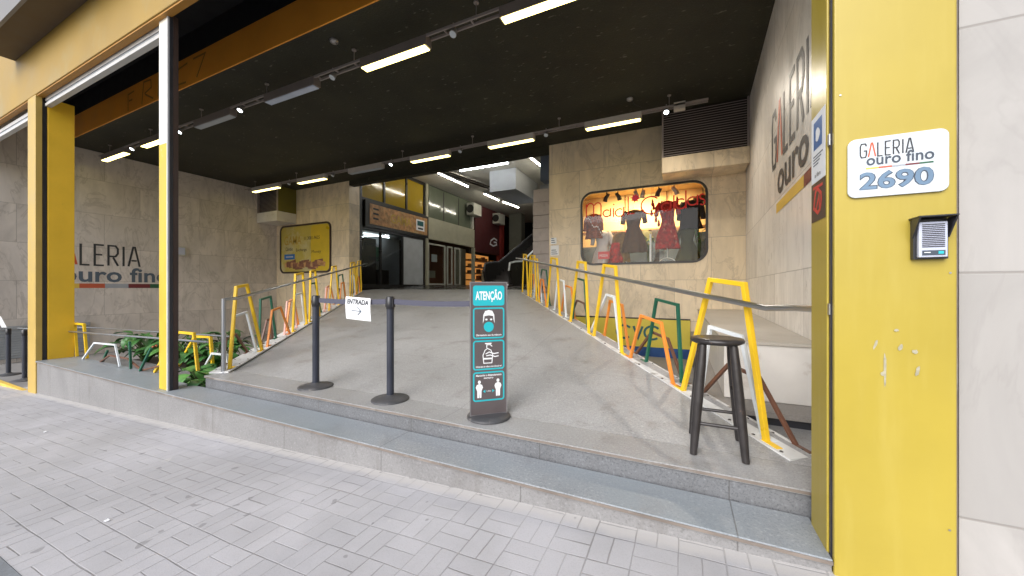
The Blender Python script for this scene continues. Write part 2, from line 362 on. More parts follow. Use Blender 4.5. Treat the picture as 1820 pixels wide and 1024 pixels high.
# ------------------------------------------------------------------ mesh builder
class MB:
    def __init__(s): s.v, s.f, s.m, s.mats, s.sm = [], [], [], [], []
    def mi(s, k):
        if k not in s.mats: s.mats.append(k)
        return s.mats.index(k)
    def add(s, vs, fs, k, smooth=False):
        o = len(s.v); s.v += [Vector(p) for p in vs]; i = s.mi(k)
        for f in fs: s.f.append([o + q for q in f]); s.m.append(i); s.sm.append(smooth)
        return s
    def box(s, x0, x1, y0, y1, z0, z1, k):
        P = [(x, y, z) for z in (z0, z1) for x, y in ((x0, y0), (x1, y0), (x1, y1), (x0, y1))]
        return s.add(P, [(3, 2, 1, 0), (4, 5, 6, 7), (0, 1, 5, 4), (1, 2, 6, 5), (2, 3, 7, 6), (3, 0, 4, 7)], k)
    def prism(s, pts, z0, z1, k, ktop=None, zf=None):
        """vertical prism over a plan polygon; zf(x,y) gives a sloping top"""
        n = len(pts); top = [(x, y, zf(x, y) if zf else z1) for x, y in pts]; bot = [(x, y, z0) for x, y in pts]
        s.add(bot + top, [tuple(range(n - 1, -1, -1))] + [(i, (i + 1) % n, n + (i + 1) % n, n + i) for i in range(n)], k)
        s.add(top, [tuple(range(n))], ktop or k); return s
    def poly(s, pts, k): return s.add(pts, [tuple(range(len(pts)))], k)
    def slab(s, pts, nrm, t, k):
        """flat outline pts (3-D, planar) thickened by t along nrm"""
        n = len(pts); nv = Vector(nrm) * t
        P = [Vector(p) for p in pts]; Q = [p + nv for p in P]
        return s.add(P + Q, [tuple(range(n - 1, -1, -1)), tuple(range(n, 2 * n))] + [(i, (i + 1) % n, n + (i + 1) % n, n + i) for i in range(n)], k)
    def tube(s, pts, r, k, n=10, r1=None, caps=True):
        pts = [Vector(p) for p in pts]; rings = []
        prev = None
        for i, p in enumerate(pts):
            t = (pts[min(i + 1, len(pts) - 1)] - pts[max(i - 1, 0)]).normalized()
            if prev is None:
                a = t.orthogonal().normalized()
            else:
                a = (prev - t * prev.dot(t)).normalized()
            prev = a; b = t.cross(a)
            rr = r if r1 is None else r + (r1 - r) * i / (len(pts) - 1)
            rings.append([p + (a * math.cos(2 * math.pi * j / n) + b * math.sin(2 * math.pi * j / n)) * rr for j in range(n)])
        vs = [q for g in rings for q in g]; fs = []
        for i in range(len(pts) - 1):
            for j in range(n):
                a, b2 = i * n + j, i * n + (j + 1) % n
                fs.append((a, b2, b2 + n, a + n))
        s.add(vs, fs, k, True)
        if caps:
            s.add(rings[0], [tuple(range(n - 1, -1, -1))], k); s.add(rings[-1], [tuple(range(n))], k)
        return s
    def lathe(s, cx, cy, prof, k, n=28, axis=None):
        vs = []; fs = []
        for r, z in prof:
            for j in range(n):
                a = 2 * math.pi * j / n; vs.append((cx + r * math.cos(a), cy + r * math.sin(a), z))
        m = len(prof)
        for i in range(m - 1):
            for j in range(n): fs.append((i * n + j, i * n + (j + 1) % n, (i + 1) * n + (j + 1) % n, (i + 1) * n + j))
        s.add(vs, fs, k, True)
        s.add(vs[:n], [tuple(range(n - 1, -1, -1))], k); s.add(vs[-n:], [tuple(range(n))], k); return s
    def bar(s, p0, p1, w, h, k, up=(0, 0, 1)):
        p0, p1 = Vector(p0), Vector(p1); t = (p1 - p0).normalized(); up = Vector(up)
        a = t.cross(up).normalized(); b = a.cross(t).normalized()
        c = [(a * i * w / 2 + b * j * h / 2) for i, j in ((-1, -1), (1, -1), (1, 1), (-1, 1))]
        return s.add([p0 + q for q in c] + [p1 + q for q in c], [(3, 2, 1, 0), (4, 5, 6, 7), (0, 1, 5, 4), (1, 2, 6, 5), (2, 3, 7, 6), (3, 0, 4, 7)], k)
    def strip(s, pts, w, t, fn, k, closed=False):
        """mitred flat bar of width w along a 2-D polyline, thickness t; fn(u,v,n) -> world. t=0: flat"""
        n = len(pts); L, Rr = [], []
        P = [Vector(p) for p in pts]
        for i in range(n):
            a = P[i - 1] if (i > 0 or closed) else None; b = P[(i + 1) % n] if (i < n - 1 or closed) else None
            d1 = (P[i] - a).normalized() if a is not None else None; d2 = (b - P[i]).normalized() if b is not None else None
            if d1 is None: d1 = d2
            if d2 is None: d2 = d1
            n1 = Vector((-d1.y, d1.x)); n2 = Vector((-d2.y, d2.x)); m = (n1 + n2)
            m = m.normalized() if m.length > 1e-6 else n1
            q = w / 2 / max(.35, m.dot(n1)); L.append(P[i] + m * q); Rr.append(P[i] - m * q)
        segs = n if closed else n - 1
        if t == 0:
            vs = [fn(p.x, p.y, 0) for p in L] + [fn(p.x, p.y, 0) for p in Rr]
            return s.add(vs, [(i, (i + 1) % n, n + (i + 1) % n, n + i) for i in range(segs)], k)
        vs = [fn(p.x, p.y, dd) for dd in (0, t) for p in L + Rr]
        fs = []
        for i in range(segs):
            j = (i + 1) % n
            fs += [(i, j, n + j, n + i), (2 * n + i, 3 * n + i, 3 * n + j, 2 * n + j), (i, 2 * n + i, 2 * n + j, j), (n + i, n + j, 3 * n + j, 3 * n + i)]
        if not closed:
            fs += [(0, n, 3 * n, 2 * n), (n - 1, 3 * n - 1, 4 * n - 1, 2 * n - 1)][:1] + [(n - 1, 3 * n - 1, 4 * n - 1, 2 * n - 1)]
        return s.add(vs, fs, k)
    def text(s, string, fn, x0, y0, w, h, k, bold=0, n=0.0, shear=0):
        """flat lettering fitted to a w x h box whose lower left is (x0,y0)"""
        cu = bpy.data.curves.new('t', 'FONT'); cu.body = string; cu.offset = bold; cu.shear = shear; cu.resolution_u = 3
        ob = bpy.data.objects.new('t', cu); C.objects.link(ob)
        dg = bpy.context.evaluated_depsgraph_get(); me = bpy.data.meshes.new_from_object(ob.evaluated_get(dg))
        V = [v.co.copy() for v in me.vertices]; F = [tuple(p.vertices) for p in me.polygons]
        bpy.data.objects.remove(ob); bpy.data.curves.remove(cu); bpy.data.meshes.remove(me)
        if not V: return s
        ax, bx = min(v.x for v in V), max(v.x for v in V); ay, by = min(v.y for v in V), max(v.y for v in V)
        sx = w / (bx - ax); sy = h / (by - ay) if h else sx
        return s.add([fn(x0 + (v.x - ax) * sx, y0 + (v.y - ay) * sy, n) for v in V], F, k)
    def obj(s, name, parent=None, bevel=0, fixn=True):
        me = bpy.data.meshes.new(name)
        off = WL.get(parent.name, Vector()) if parent else Vector()
        me.from_pydata([tuple(p - off) for p in s.v], [], s.f)
        for k in s.mats: me.materials.append(M[k])
        for p, i, q in zip(me.polygons, s.m, s.sm): p.material_index = i; p.use_smooth = q
        if fixn:
            bm = bmesh.new(); bm.from_mesh(me); bmesh.ops.recalc_face_normals(bm, faces=bm.faces); bm.to_mesh(me); bm.free()
        o = bpy.data.objects.new(name, me); C.objects.link(o)
        if parent: o.parent = parent; WL[o.name] = off
        else: WL[o.name] = Vector()
        if bevel:
            b = o.modifiers.new('bevel', 'BEVEL'); b.width = bevel; b.segments = 2; b.limit_method = 'ANGLE'; b.angle_limit = R(40)
        return o

def thing(name, label, cat, loc=(0, 0, 0), group=None):
    o = bpy.data.objects.new(name, None); C.objects.link(o); o.location = loc; o.empty_display_size = .1
    WL[o.name] = Vector(loc); o['label'] = label; o['category'] = cat
    if group: o['group'] = group
    return o
def tag(o, label, cat, group=None):
    o['label'] = label; o['category'] = cat
    if group: o['group'] = group
    return o
def kind(o, k): o['kind'] = k; return o
def copy_tree(o, parent=None):
    c = o.copy(); C.objects.link(c); c.parent = parent
    for ch in list(o.children): copy_tree(ch, c)
    return c
def rrect(x0, x1, y0, y1, r, n=6):
    out = []
    for cx, cy, a0 in ((x1 - r, y0 + r, -90), (x1 - r, y1 - r, 0), (x0 + r, y1 - r, 90), (x0 + r, y0 + r, 180)):
        for i in range(n + 1):
            a = R(a0 + 90 * i / n); out.append((cx + r * math.cos(a), cy + r * math.sin(a)))
    return out
def plane(o, ax, az, nrm):
    o, ax, az, nrm = Vector(o), Vector(ax).normalized(), Vector(az).normalized(), Vector(nrm).normalized()
    return lambda u, v, n=0: o + ax * u + az * v + nrm * n

# ------------------------------------------------------------------ the setting: street, steps, ramp
def zs(x): return -.228 + .0462 * x                                   # the pavement falls to the left
mb = MB(); xs = [-30, -14, -9.57, -5, 0, 4, 14]
for a, b in zip(xs, xs[1:]):
    mb.add([(a, .585, zs(a)), (b, .585, zs(b)), (b, 2.2, zs(b)), (a, 2.2, zs(a))], [(0, 1, 2, 3)], 'paving')
kind(mb.obj('sidewalk'), 'structure')
mb = MB()
for a, b in zip(xs, xs[1:]):
    for y0, y1, d0, d1 in ((.43, .583, .0, .0),):
        mb.add([(a, y0, zs(a) + .002), (b, y0, zs(b) + .002), (b, y1, zs(b) + .002), (a, y1, zs(a) + .002),
                (a, y0, zs(a) - .2), (b, y0, zs(b) - .2)], [(0, 1, 2, 3), (4, 5, 1, 0)], 'kerb')
kind(mb.obj('kerb'), 'structure')
mb = MB()
mb.add([(-300, -300, -13.9), (300, -300, 13.5), (300, .43, 13.5), (-300, .43, -13.9)], [(0, 1, 2, 3)], 'asphalt')
for v in mb.v: v.z = zs(v.x) - .13
kind(mb.obj('road'), 'structure')

GY = 8.9                                                              # plane of the back walls
def zr(y): return max(0, .94 * (y - 2.68) / 6.22)                     # the ramp
LR = math.hypot(4.54, 6.255); D = Vector((-4.54 / LR, 6.255 / LR, 0))
PR = Vector((.59, 2.745, 0)); PL = Vector((-5.15, 2.6, 0))
# lower step
mb = MB()
mb.box(-9.57, .606, 2.045, 2.36, -1.2, -.165, 'step_riser'); mb.box(-9.57, -6.25, 2.362, 2.46, -1.2, -.165, 'step_riser')
kind(mb.obj('lower_step_riser'), 'structure')
mb = MB(); mb.box(-9.57, .606, 2.03, 2.358, -.163, -.135, 'step_tread'); mb.box(-9.57, -6.25, 2.36, 2.48, -.163, -.137, 'step_tread')
kind(mb.obj('lower_step_tread', bevel=.004), 'structure')
mb = MB(); mb.box(-9.57, .606, 2.0265, 2.0295, -.158, -.142, 'nosing'); kind(mb.obj('lower_step_nosing'), 'structure')
# upper step and platform
mb = MB(); mb.box(-5.22, .95, 2.38, 2.66, -1.2, -.03, 'riser2'); kind(mb.obj('upper_step_riser'), 'structure')
mb = MB()
mb.prism([(-5.22, 2.365), (.955, 2.365), (.955, 2.68), (-5.22, 2.68)], -.028, 0, 'ramp')
mb.prism([(.655, 2.682), (.955, 2.682), (.99, 3.38), (.15, 3.38)], -.5, -.003, 'ramp_side', 'ramp')
kind(mb.obj('platform', bevel=.003), 'structure')
mb = MB(); mb.box(-5.22, .955, 2.3615, 2.3645, -.022, -.007, 'nosing'); kind(mb.obj('upper_step_nosing'), 'structure')
# ramp: skewed, rises to the gallery floor
a0, a1 = PL + Vector((-.16, 0, 0)), PR + Vector((.2, 0, 0))
def onl(p, y): t = (y - p.y) / D.y; return (p.x + D.x * t, y)
mb = MB()
mb.prism([onl(a0, 2.684), onl(a1, 2.684), onl(a1, GY), onl(a0, GY)], -1.4, 0, 'ramp_side', 'ramp', zf=lambda x, y: zr(y))
kind(mb.obj('ramp'), 'structure')
# gallery floor behind the opening
mb = MB()
mb.add([(-10.4, GY, .94), (-3.1, GY, .94), (-3.1, 10, 1.01), (-10.4, 10, 1.01)], [(0, 1, 2, 3)], 'ramp')
mb.add([(-10.4, 10, 1.01), (-3.1, 10, 1.01), (-3.1, 13, 1.19), (-10.4, 13, 1.19)], [(0, 1, 2, 3)], 'dark_floor')
mb.add([(-10.4, 13, 1.19), (-3.1, 13, 1.19), (-3.1, 26, 1.2), (-10.4, 26, 1.2)], [(0, 1, 2, 3)], 'dark_floor')
kind(mb.obj('gallery_floor'), 'structure')
# side ways going down either side of the ramp
mb = MB()
p = [onl(a1, 3.384), (1.2, 3.384), (1.4, GY), onl(a1, GY)]
mb.add([(q[0] - (.02 if i in (0, 3) else 0), q[1], -.006 if q[1] < 4 else -.52) for i, q in enumerate(p)], [(0, 1, 2, 3)], 'low_floor')
kind(mb.obj('side_ramp'), 'structure')
mb = MB(); mb.add([(-14.5, 2.03, -.72), (-5.1, 2.03, -.72), (-5.1, 8.95, -.72), (-14.5, 8.95, -.72)], [(0, 1, 2, 3)], 'low_floor')
kind(mb.obj('low_floor'), 'structure')
mb = MB(); mb.box(-22, -9.96, 2.03, 2.09, -1.3, -.70, 'logo_yellow'); kind(mb.obj('threshold_strip'), 'structure')

# ------------------------------------------------------------------ walls
CZ = 4.77
def wx(y): return .87 + .0415 * y                                     # right wall is not quite square to the street
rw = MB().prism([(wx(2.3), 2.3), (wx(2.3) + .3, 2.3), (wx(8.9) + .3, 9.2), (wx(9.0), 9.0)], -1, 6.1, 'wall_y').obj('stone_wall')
tag(rw, 'tall beige marble side wall with the large lettering beside the shop window', 'wall')

S_L = {  # a thin condensed alphabet drawn as strokes in a 1 x 1 box, enough for the sign
    'G': [[(.95, .82), (.82, 1), (.2, 1), (.03, .82), (.03, .18), (.2, 0), (.82, 0), (.97, .18), (.97, .48), (.55, .48)]],
    'A': [[(0, 0), (.42, 1), (.58, 1), (1, 0)], [(.26, .3), (.74, .3)]],
    'V': [[(0, 0), (.42, 1), (.58, 1), (1, 0)]],
    'L': [[(.08, 1), (.08, 0), (.9, 0)]],
    'E': [[(.95, 1), (.08, 1), (.08, 0), (.95, 0)], [(.17, .52), (.8, .52)]],
    'R': [[(.08, 0), (.08, 1), (.72, 1), (.93, .86), (.93, .62), (.72, .47), (.17, .47)], [(.5, .42), (.95, 0)]],
    'I': [[(.5, 0), (.5, 1)]]}
def logo(mb, fn, w, h, st, xo, x0, dark='logo_dark', bold=.03, bars=None, zo=None, zst=None, tw=None):
    """GALERIA / ouro fino / colour stripe; w,h of GALERIA, st stroke width"""
    cells = [('G', .92), ('V', .98), ('L', .8), ('E', .82), ('R', .9), ('I', .34), ('A', .98)]
    tot = sum(c for _, c in cells) + .25 * 6; u = w / tot; x = 0
    for i, (ch, cw) in enumerate(cells):
        for ln in S_L[ch]:
            pts = [(x + px * cw * u, st / 2 + py * (h - st)) for px, py in ln]
            mb.strip(pts, st, 0, fn, 'logo_red' if ch == 'V' else dark)
        x += (cw + .25) * u
    return mb
# lettering on the right wall: reads towards the street
fnr = plane((wx(5.85) - .004, 5.85, 0), (-.0415, -1, 0), (0, 0, 1), (-1, .0415, 0))
mb = MB(); fr = lambda u, v, n=0: fnr(u, v + 2.6, n)
logo(mb, fr, 2.2, .76, .07, 0, 0)
mb.text('ouro fino', lambda u, v, n=0: fnr(u, v, n), .38, 2.2, 2.75, .42, 'logo_dark', .02, n=.001)
x = .3
for k, w in (('logo_yellow', 1.35), ('logo_maroon', .7), ('logo_green', .7)):
    mb.poly([fnr(x, 2.0), fnr(x + w, 2.0), fnr(x + w, 2.12), fnr(x, 2.12)], k); x += w
mb.obj('wall_lettering', rw)

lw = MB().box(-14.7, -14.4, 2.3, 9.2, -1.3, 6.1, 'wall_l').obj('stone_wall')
tag(lw, 'shaded beige marble side wall with lettering behind the broad yellow pillar', 'wall')
fnl = plane((-14.396, 3.2, 0), (0, 1, 0), (0, 0, 1), (1, 0, 0))
mb = MB()
logo(mb, lambda u, v, n=0: fnl(u, v + 1.66, n), 1.74, .6, .045, 0, 0)
mb.text('ouro fino', fnl, .22, 1.22, 2.2, .42, 'ink_grey', .02, n=.001)
x = .1
for k in ('logo_yellow', 'logo_orange', 'logo_grey', 'logo_maroon', 'logo_green'):
    mb.poly([fnl(x, 1.06), fnl(x + .468, 1.06), fnl(x + .468, 1.18), fnl(x, 1.18)], k); x += .468
mb.obj('wall_lettering', lw)
mb = MB()                                                             # louvred vents low on that wall
for y0, y1 in ((2.35, 3.15), (3.3, 3.95)):
    mb.box(-14.399, -14.36, y0, y1, -.62, .06, 'shutter')
    for i in range(11): mb.box(-14.359, -14.335, y0 + .02, y1 - .02, -.6 + i * .058, -.57 + i * .058, 'shutter')
    mb.box(-14.399, -14.33, y0, y1, .07, .15, 'duct')
mb.obj('vent_louvre', lw)

def wall_with_hole(x0, x1, y0, y1, z0, z1, hx0, hx1, hz0, hz1, r, k):
    """a wall box with one round-cornered opening: front face ring + reveals"""
    mb = MB(); n = 6
    hole = rrect(hx0, hx1, hz0, hz1, r, n)
    cor = [(x1, z0), (x1, z1), (x0, z1), (x0, z0)]
    m = len(hole) // 4
    for y in (y0, y1):
        for c in range(4):
            seg = hole[c * m:(c + 1) * m]
            mb.add([(cor[c][0], y, cor[c][1])] + [(p[0], y, p[1]) for p in seg], [(0, i, i + 1) for i in range(1, m)], k)
            nx = hole[((c + 1) * m) % len(hole)]; d = cor[(c + 1) % 4]
            mb.add([(cor[c][0], y, cor[c][1]), (seg[-1][0], y, seg[-1][1]), (nx[0], y, nx[1]), (d[0], y, d[1])], [(0, 1, 2, 3)], k)
    N = len(hole)
    mb.add([(p[0], y, p[1]) for y in (y0, y1) for p in hole], [(i, (i + 1) % N, N + (i + 1) % N, N + i) for i in range(N)], k)
    mb.add([(p[0], y, p[1]) for y in (y0, y1) for p in cor], [(i, (i + 1) % 4, 4 + (i + 1) % 4, 4 + i) for i in range(4)], k)
    return mb
WX0, WX1, WZ0, WZ1 = -2.25, .52, 1.64, 3.42
bw = wall_with_hole(-3.1, wx(8.9) - .004, GY, GY + .14, -1, 6.1, WX0, WX1, WZ0, WZ1, .28, 'wall_x').obj('stone_wall')
tag(bw, 'beige marble back wall holding the lit shop window of clothes', 'wall')
mb = MB(); mb.box(-3.1, -2.9, 9.042, 26, -.5, 6.1, 'beige_band'); mb2 = mb.obj('corridor_wall'); tag(mb2, 'pale corridor wall hidden behind the stacked grey blocks', 'wall')
lb = MB(); lb.box(-14.396, -10.4, GY, GY + .45, -1.3, 6.1, 'wall_x'); lb = lb.obj('stone_wall')
tag(lb, 'beige marble back wall holding the yellow money exchange poster window', 'wall')
# notices stuck to the back wall's edge
for z0, z1, x0, x1, lab in ((2.2, 2.36, -3.06, -2.9, 'small white notice stuck highest on wall edge by the grey blocks'),
                            (1.9, 2.16, -3.06, -2.84, 'pale printed notice below a smaller one on wall edge by grey blocks')):
    mb = MB(); mb.box(x0, x1, GY - .006, GY - .001, z0, z1, 'paper')
    f = plane((x0, GY - .0075, z0), (1, 0, 0), (0, 0, 1), (0, -1, 0))
    for i in range(3): mb.poly([f(.02, .03 + i * .05), f(x1 - x0 - .03 - .02 * i, .03 + i * .05), f(x1 - x0 - .03 - .02 * i, .05 + i * .05), f(.02, .05 + i * .05)], 'ink_grey')
    tag(mb.obj('notice'), lab, 'notice', 'notices on the wall edge')
# outside wall, right of the pillar
mb = MB(); mb.box(1.012, 8, 2.07, 2.5, -1, 9, 'wall_out'); ow = tag(mb.obj('outer_wall'), 'pale marble street wall beside the wide yellow pillar', 'wall')
mb = MB(); mb.box(.992, 1.011, 2.075, 2.45, -1, 9, 'nosing'); mb.obj('joint_strip', ow)
# shell: unseen roof lid against sky light, gallery ceiling, gallery ends
mb = MB(); mb.box(-14.75, 1.6, 2.12, 26.5, 6.12, 6.4, 'void'); kind(mb.obj('roof_slab'), 'structure')  # unseen lid put in to stop sky light leaking inside
mb = MB(); mb.box(-14.396, 1.25, 3.48, GY - .004, CZ, CZ + .12, 'ceiling'); kind(mb.obj('ceiling'), 'structure')
mb = MB(); mb.box(-10.396, -3.104, GY - .002, GY + .22, CZ - .16, 6.1, 'ceiling'); tag(mb.obj('lintel_beam'), 'dark beam across the top of the inner gallery opening', 'beam')
mb = MB(); mb.box(-10.4, -3.1, GY + .225, 26.4, 5.78, 5.9, 'white_ceiling'); kind(mb.obj('gallery_ceiling'), 'structure')
mb = MB(); mb.box(-10.4, -2.9, 24, 24.2, 1, 5.78, 'teal_wall'); gw = tag(mb.obj('end_wall'), 'dark teal wall closing the far end of the gallery', 'wall')
mb = MB(); mb.box(-14.4, -10.55, 23.8, 24, .9, 6.1, 'dark'); mb.box(-13, -12.9, 9.36, 23.79, .9, 6.1, 'dark'); tag(mb.obj('service_wall'), 'dark wall seen through the glass behind the gallery shops', 'wall')

# ------------------------------------------------------------------ front: pillars, fascia, canopy
FY = 2.03
tp = thing('yellow_pillar', 'wide bright yellow pillar carrying the 2690 plate and the intercom', 'pillar', (.8, 2.1, -.2))
mb = MB(); mb.box(.61, .988, FY, 2.056, -.4, 7, 'pillar'); mb.obj('front_sheet', tp, .006)
mb = MB(); mb.box(.6, .985, 2.085, 2.3, -.4, 7, 'pillar'); mb.obj('return_sheet', tp, .004)
mb = MB(); mb.box(.618, .98, 2.058, 2.083, -.4, 7, 'guide'); mb.box(.607, .617, 2.06, 2.081, -.4, 7, 'guide')
for z in (.94, 1.7, 2.5): mb.box(.601, .606, 2.061, 2.08, z, z + .05, 'steel')
mb.obj('shutter_guide', tp)
mb = MB()
f = plane((.61, FY - .0015, 0), (1, 0, 0), (0, 0, 1), (0, -1, 0))
for (x, z, w, h, sl) in ((.135, .82, .012, .05, .006), (.165, .72, .009, .16, .0), (.16, .70, .02, .022, 0), (.212, .815, .014, .03, .004), (.255, .80, .02, .018, 0), (.2, .885, .015, .012, 0), (.262, .72, .012, .05, .004)):
    pts = []
    for i in range(12):
        a = 2 * math.pi * i / 12; q = random.uniform(.7, 1.15)
        pts.append(f(x + math.cos(a) * w / 2 * q + sl * math.sin(a), z + math.sin(a) * h / 2 * q))
    mb.poly([p + Vector((0, -.0004 * len(mb.f), 0)) for p in pts], 'rust_spot')
mb.obj('scratches', tp)
mb = MB()
for x, z in ((.965, .1), (.967, 1.12), (.63, 1.9), (.965, 2.6)): mb.add(*[[(x + .004 * math.cos(a), FY - .003, z + .004 * math.sin(a)) for a in [i * math.pi / 4 for i in range(8)]], [tuple(range(8))]], 'steel')
mb.obj('screw', tp)

lp = thing('yellow_pillar', 'broad yellow pillar with a worn black slot beside the far left entrance', 'pillar', (-9.75, 2.2, -.7))
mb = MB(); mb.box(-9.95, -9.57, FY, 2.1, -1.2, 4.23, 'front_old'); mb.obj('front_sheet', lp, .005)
mb = MB(); mb.box(-9.93, -9.6, 2.102, 2.155, -1.2, 4.23, 'black_metal'); mb.obj('shutter_guide', lp)
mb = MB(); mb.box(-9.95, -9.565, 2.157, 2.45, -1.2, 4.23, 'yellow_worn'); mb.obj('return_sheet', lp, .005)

ps = thing('shutter_post', 'slim yellow and cream post with dark brown side standing on the lower step', 'post', (-5.48, 2.15, -.135))
mb = MB(); mb.box(-5.6, -5.41, 2.09, 2.18, -.134, 2.75, 'post_yellow'); mb.box(-5.6, -5.41, 2.09, 2.18, 2.75, 4.24, 'post_white'); mb.obj('front_face', ps, .004)
mb = MB(); mb.box(-5.408, -5.385, 2.085, 2.178, -.134, 4.24, 'shutter_white'); mb.box(-5.383, -5.372, 2.1, 2.13, -.134, 4.24, 'black_metal'); mb.obj('edge_strip', ps)
mb = MB(); mb.box(-5.383, -5.37, 2.132, 2.18, -.134, 4.24, 'brown_metal'); mb.box(-5.6, -5.41, 2.182, 2.19, -.134, 4.24, 'brown_metal'); mb.obj('shutter_guide', ps)

fa = MB(); fa.box(-24, .606, FY, 2.115, 4.235, 7.2, 'fascia'); fa = fa.obj('fascia_beam', bevel=.01)
tag(fa, 'deep mustard yellow fascia running above the whole entrance', 'fascia')
mb = MB(); mb.box(-24, .6, 2.045, 2.118, 4.215, 4.234, 'band_brown'); mb.obj('bottom_trim', fa)
ca = thing('canopy', 'brown underside of a projecting canopy above the yellow fascia', 'canopy', (-5, 1.9, 5.04))
mb = MB(); mb.box(-10.6, 8, 1.66, FY - .003, 5.05, 5.3, 'canopy'); mb.obj('soffit', ca)
mb = MB(); mb.box(-10.6, 8, 1.62, 1.658, 5.02, 5.34, 'canopy_edge'); mb.obj('edge_trim', ca)

def shutter(x0, x1, z1, lab):
    t = thing('roller_shutter', lab, 'shutter', ((x0 + x1) / 2, 2.16, z1 - .15), 'rolled up shutters')
    mb = MB(); mb.box(x0, x1, 2.13, 2.19, z1 - .06, z1, 'shutter_white'); mb.box(x0, x1, 2.14, 2.18, z1 - .1, z1 - .064, 'shutter'); mb.obj('slat', t)
    mb = MB(); mb.box(x0, x1, 2.125, 2.195, z1 - .15, z1 - .104, 'shutter_white'); mb.obj('bottom_bar', t, .004)
shutter(-9.56, -5.61, 4.23, 'grooved grey shutter rolled up between the slim post and broad pillar')
shutter(-22, -9.96, 4.16, 'pale shutter rolled up over the far left entrance')
# dark pocket behind the fascia and the yellow band that closes it
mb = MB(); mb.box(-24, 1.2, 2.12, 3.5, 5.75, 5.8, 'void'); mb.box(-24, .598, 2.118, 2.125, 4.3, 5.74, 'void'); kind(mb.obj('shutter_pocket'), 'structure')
bd = MB(); bd.box(-24, wx(3.5), 3.46, 3.478, CZ - .002, 5.3, 'band'); bd.box(-24, wx(3.5), 3.47, 3.5, 5.302, 5.74, 'void'); bd = bd.obj('yellow_band')
tag(bd, 'dim orange yellow band on the ceiling behind the fascia with spray tag', 'beam')
mb = MB(); f = plane((-10.6, 3.4575, CZ + .04), (1, 0, 0), (0, 0, 1), (0, -1, 0))
for ln in ([(0, 0), (0, .34), (.28, .36)], [(.04, .2), (.2, .2)], [(.62, 0), (.7, .44), (1.0, .42), (1.02, .26), (.74, .2)], [(.76, .18), (1.1, .02)],
           [(1.3, .02), (1.34, .42)], [(1.7, .42), (1.38, .22), (1.72, .02)], [(2.4, .38), (2.05, .34), (2.02, .06), (2.35, .04)], [(2.6, .40), (3.0, .40), (2.72, .04)]):
    mb.strip(ln, .035, 0, f, 'band_brown')
mb.obj('spray_lettering', bd)

# ------------------------------------------------------------------ pillar fittings
pl = thing('number_plate', 'white rounded plate reading galeria ouro fino 2690 on yellow pillar', 'sign', (.805, FY - .012, 1.57))
mb = MB(); f = plane((.652, FY - .012, 1.445), (1, 0, 0), (0, 0, 1), (0, -1, 0))
mb.slab([f(x, z) for x, z in rrect(0, .308, 0, .25, .028)], (0, 1, 0), .010, 'sign_white'); mb.obj('plate', pl, .002)
mb = MB(); g = lambda u, v, n=0: f(u, v, .0012 + n)
logo(mb, lambda u, v, n=0: g(u + .04, v + .166), .165, .062, .0048, 0, 0, 'logo_dark')
mb.text('ouro fino', g, .06, .132, .205, .046, 'number_edge', .015, n=.0008)
x = .058
for k in ('logo_yellow', 'logo_orange', 'logo_grey', 'logo_maroon', 'logo_green'):
    mb.poly([g(x, .117), g(x + .041, .117), g(x + .041, .1235), g(x, .1235)], k); x += .041
mb.text('2690', g, .037, .028, .228, .078, 'number_edge', .045)
mb.text('2690', g, .039, .030, .224, .074, 'number_blue', .018, n=.0006)
mb.obj('plate_lettering', pl)

ic = thing('intercom', 'grey slatted door intercom under a black hood on yellow pillar', 'intercom', (.9, FY - .03, 1.25))
mb = MB(); mb.box(.852, .952, FY - .022, FY - .001, 1.176, 1.335, 'plastic_black')
mb.add([(.848, FY - .022, 1.337), (.848, FY - .075, 1.337), (.848, FY - .022, 1.26), (.853, FY - .022, 1.337), (.853, FY - .075, 1.337), (.853, FY - .022, 1.26)], [(0, 1, 2), (3, 4, 5), (0, 1, 4, 3), (1, 2, 5, 4), (0, 2, 5, 3)], 'plastic_black')
mb.add([(.951, FY - .022, 1.337), (.951, FY - .075, 1.337), (.951, FY - .022, 1.26), (.956, FY - .022, 1.337), (.956, FY - .075, 1.337), (.956, FY - .022, 1.26)], [(0, 1, 2), (3, 4, 5), (0, 1, 4, 3), (1, 2, 5, 4), (0, 2, 5, 3)], 'plastic_black')
mb.box(.847, .957, FY - .076, FY - .001, 1.338, 1.343, 'plastic_black'); mb.obj('hood', ic)
mb = MB(); mb.box(.861, .943, FY - .040, FY - .0225, 1.182, 1.322, 'plastic_grey'); bdy = mb.obj('body', ic, .003)
mb = MB()
for i in range(13): mb.box(.870, .934, FY - .0425, FY - .0405, 1.222 + i * .0073, 1.2252 + i * .0073, 'plastic_black')
mb.obj('speaker_grille', ic)
mb = MB(); mb.box(.870, .935, FY - .0425, FY - .0405, 1.190, 1.209, 'number_edge'); mb.box(.915, .93, FY - .0435, FY - .0427, 1.194, 1.205, 'teal'); mb.box(.875, .893, FY - .0435, FY - .0427, 1.199, 1.202, 'print_white'); mb.obj('button_panel', ic)

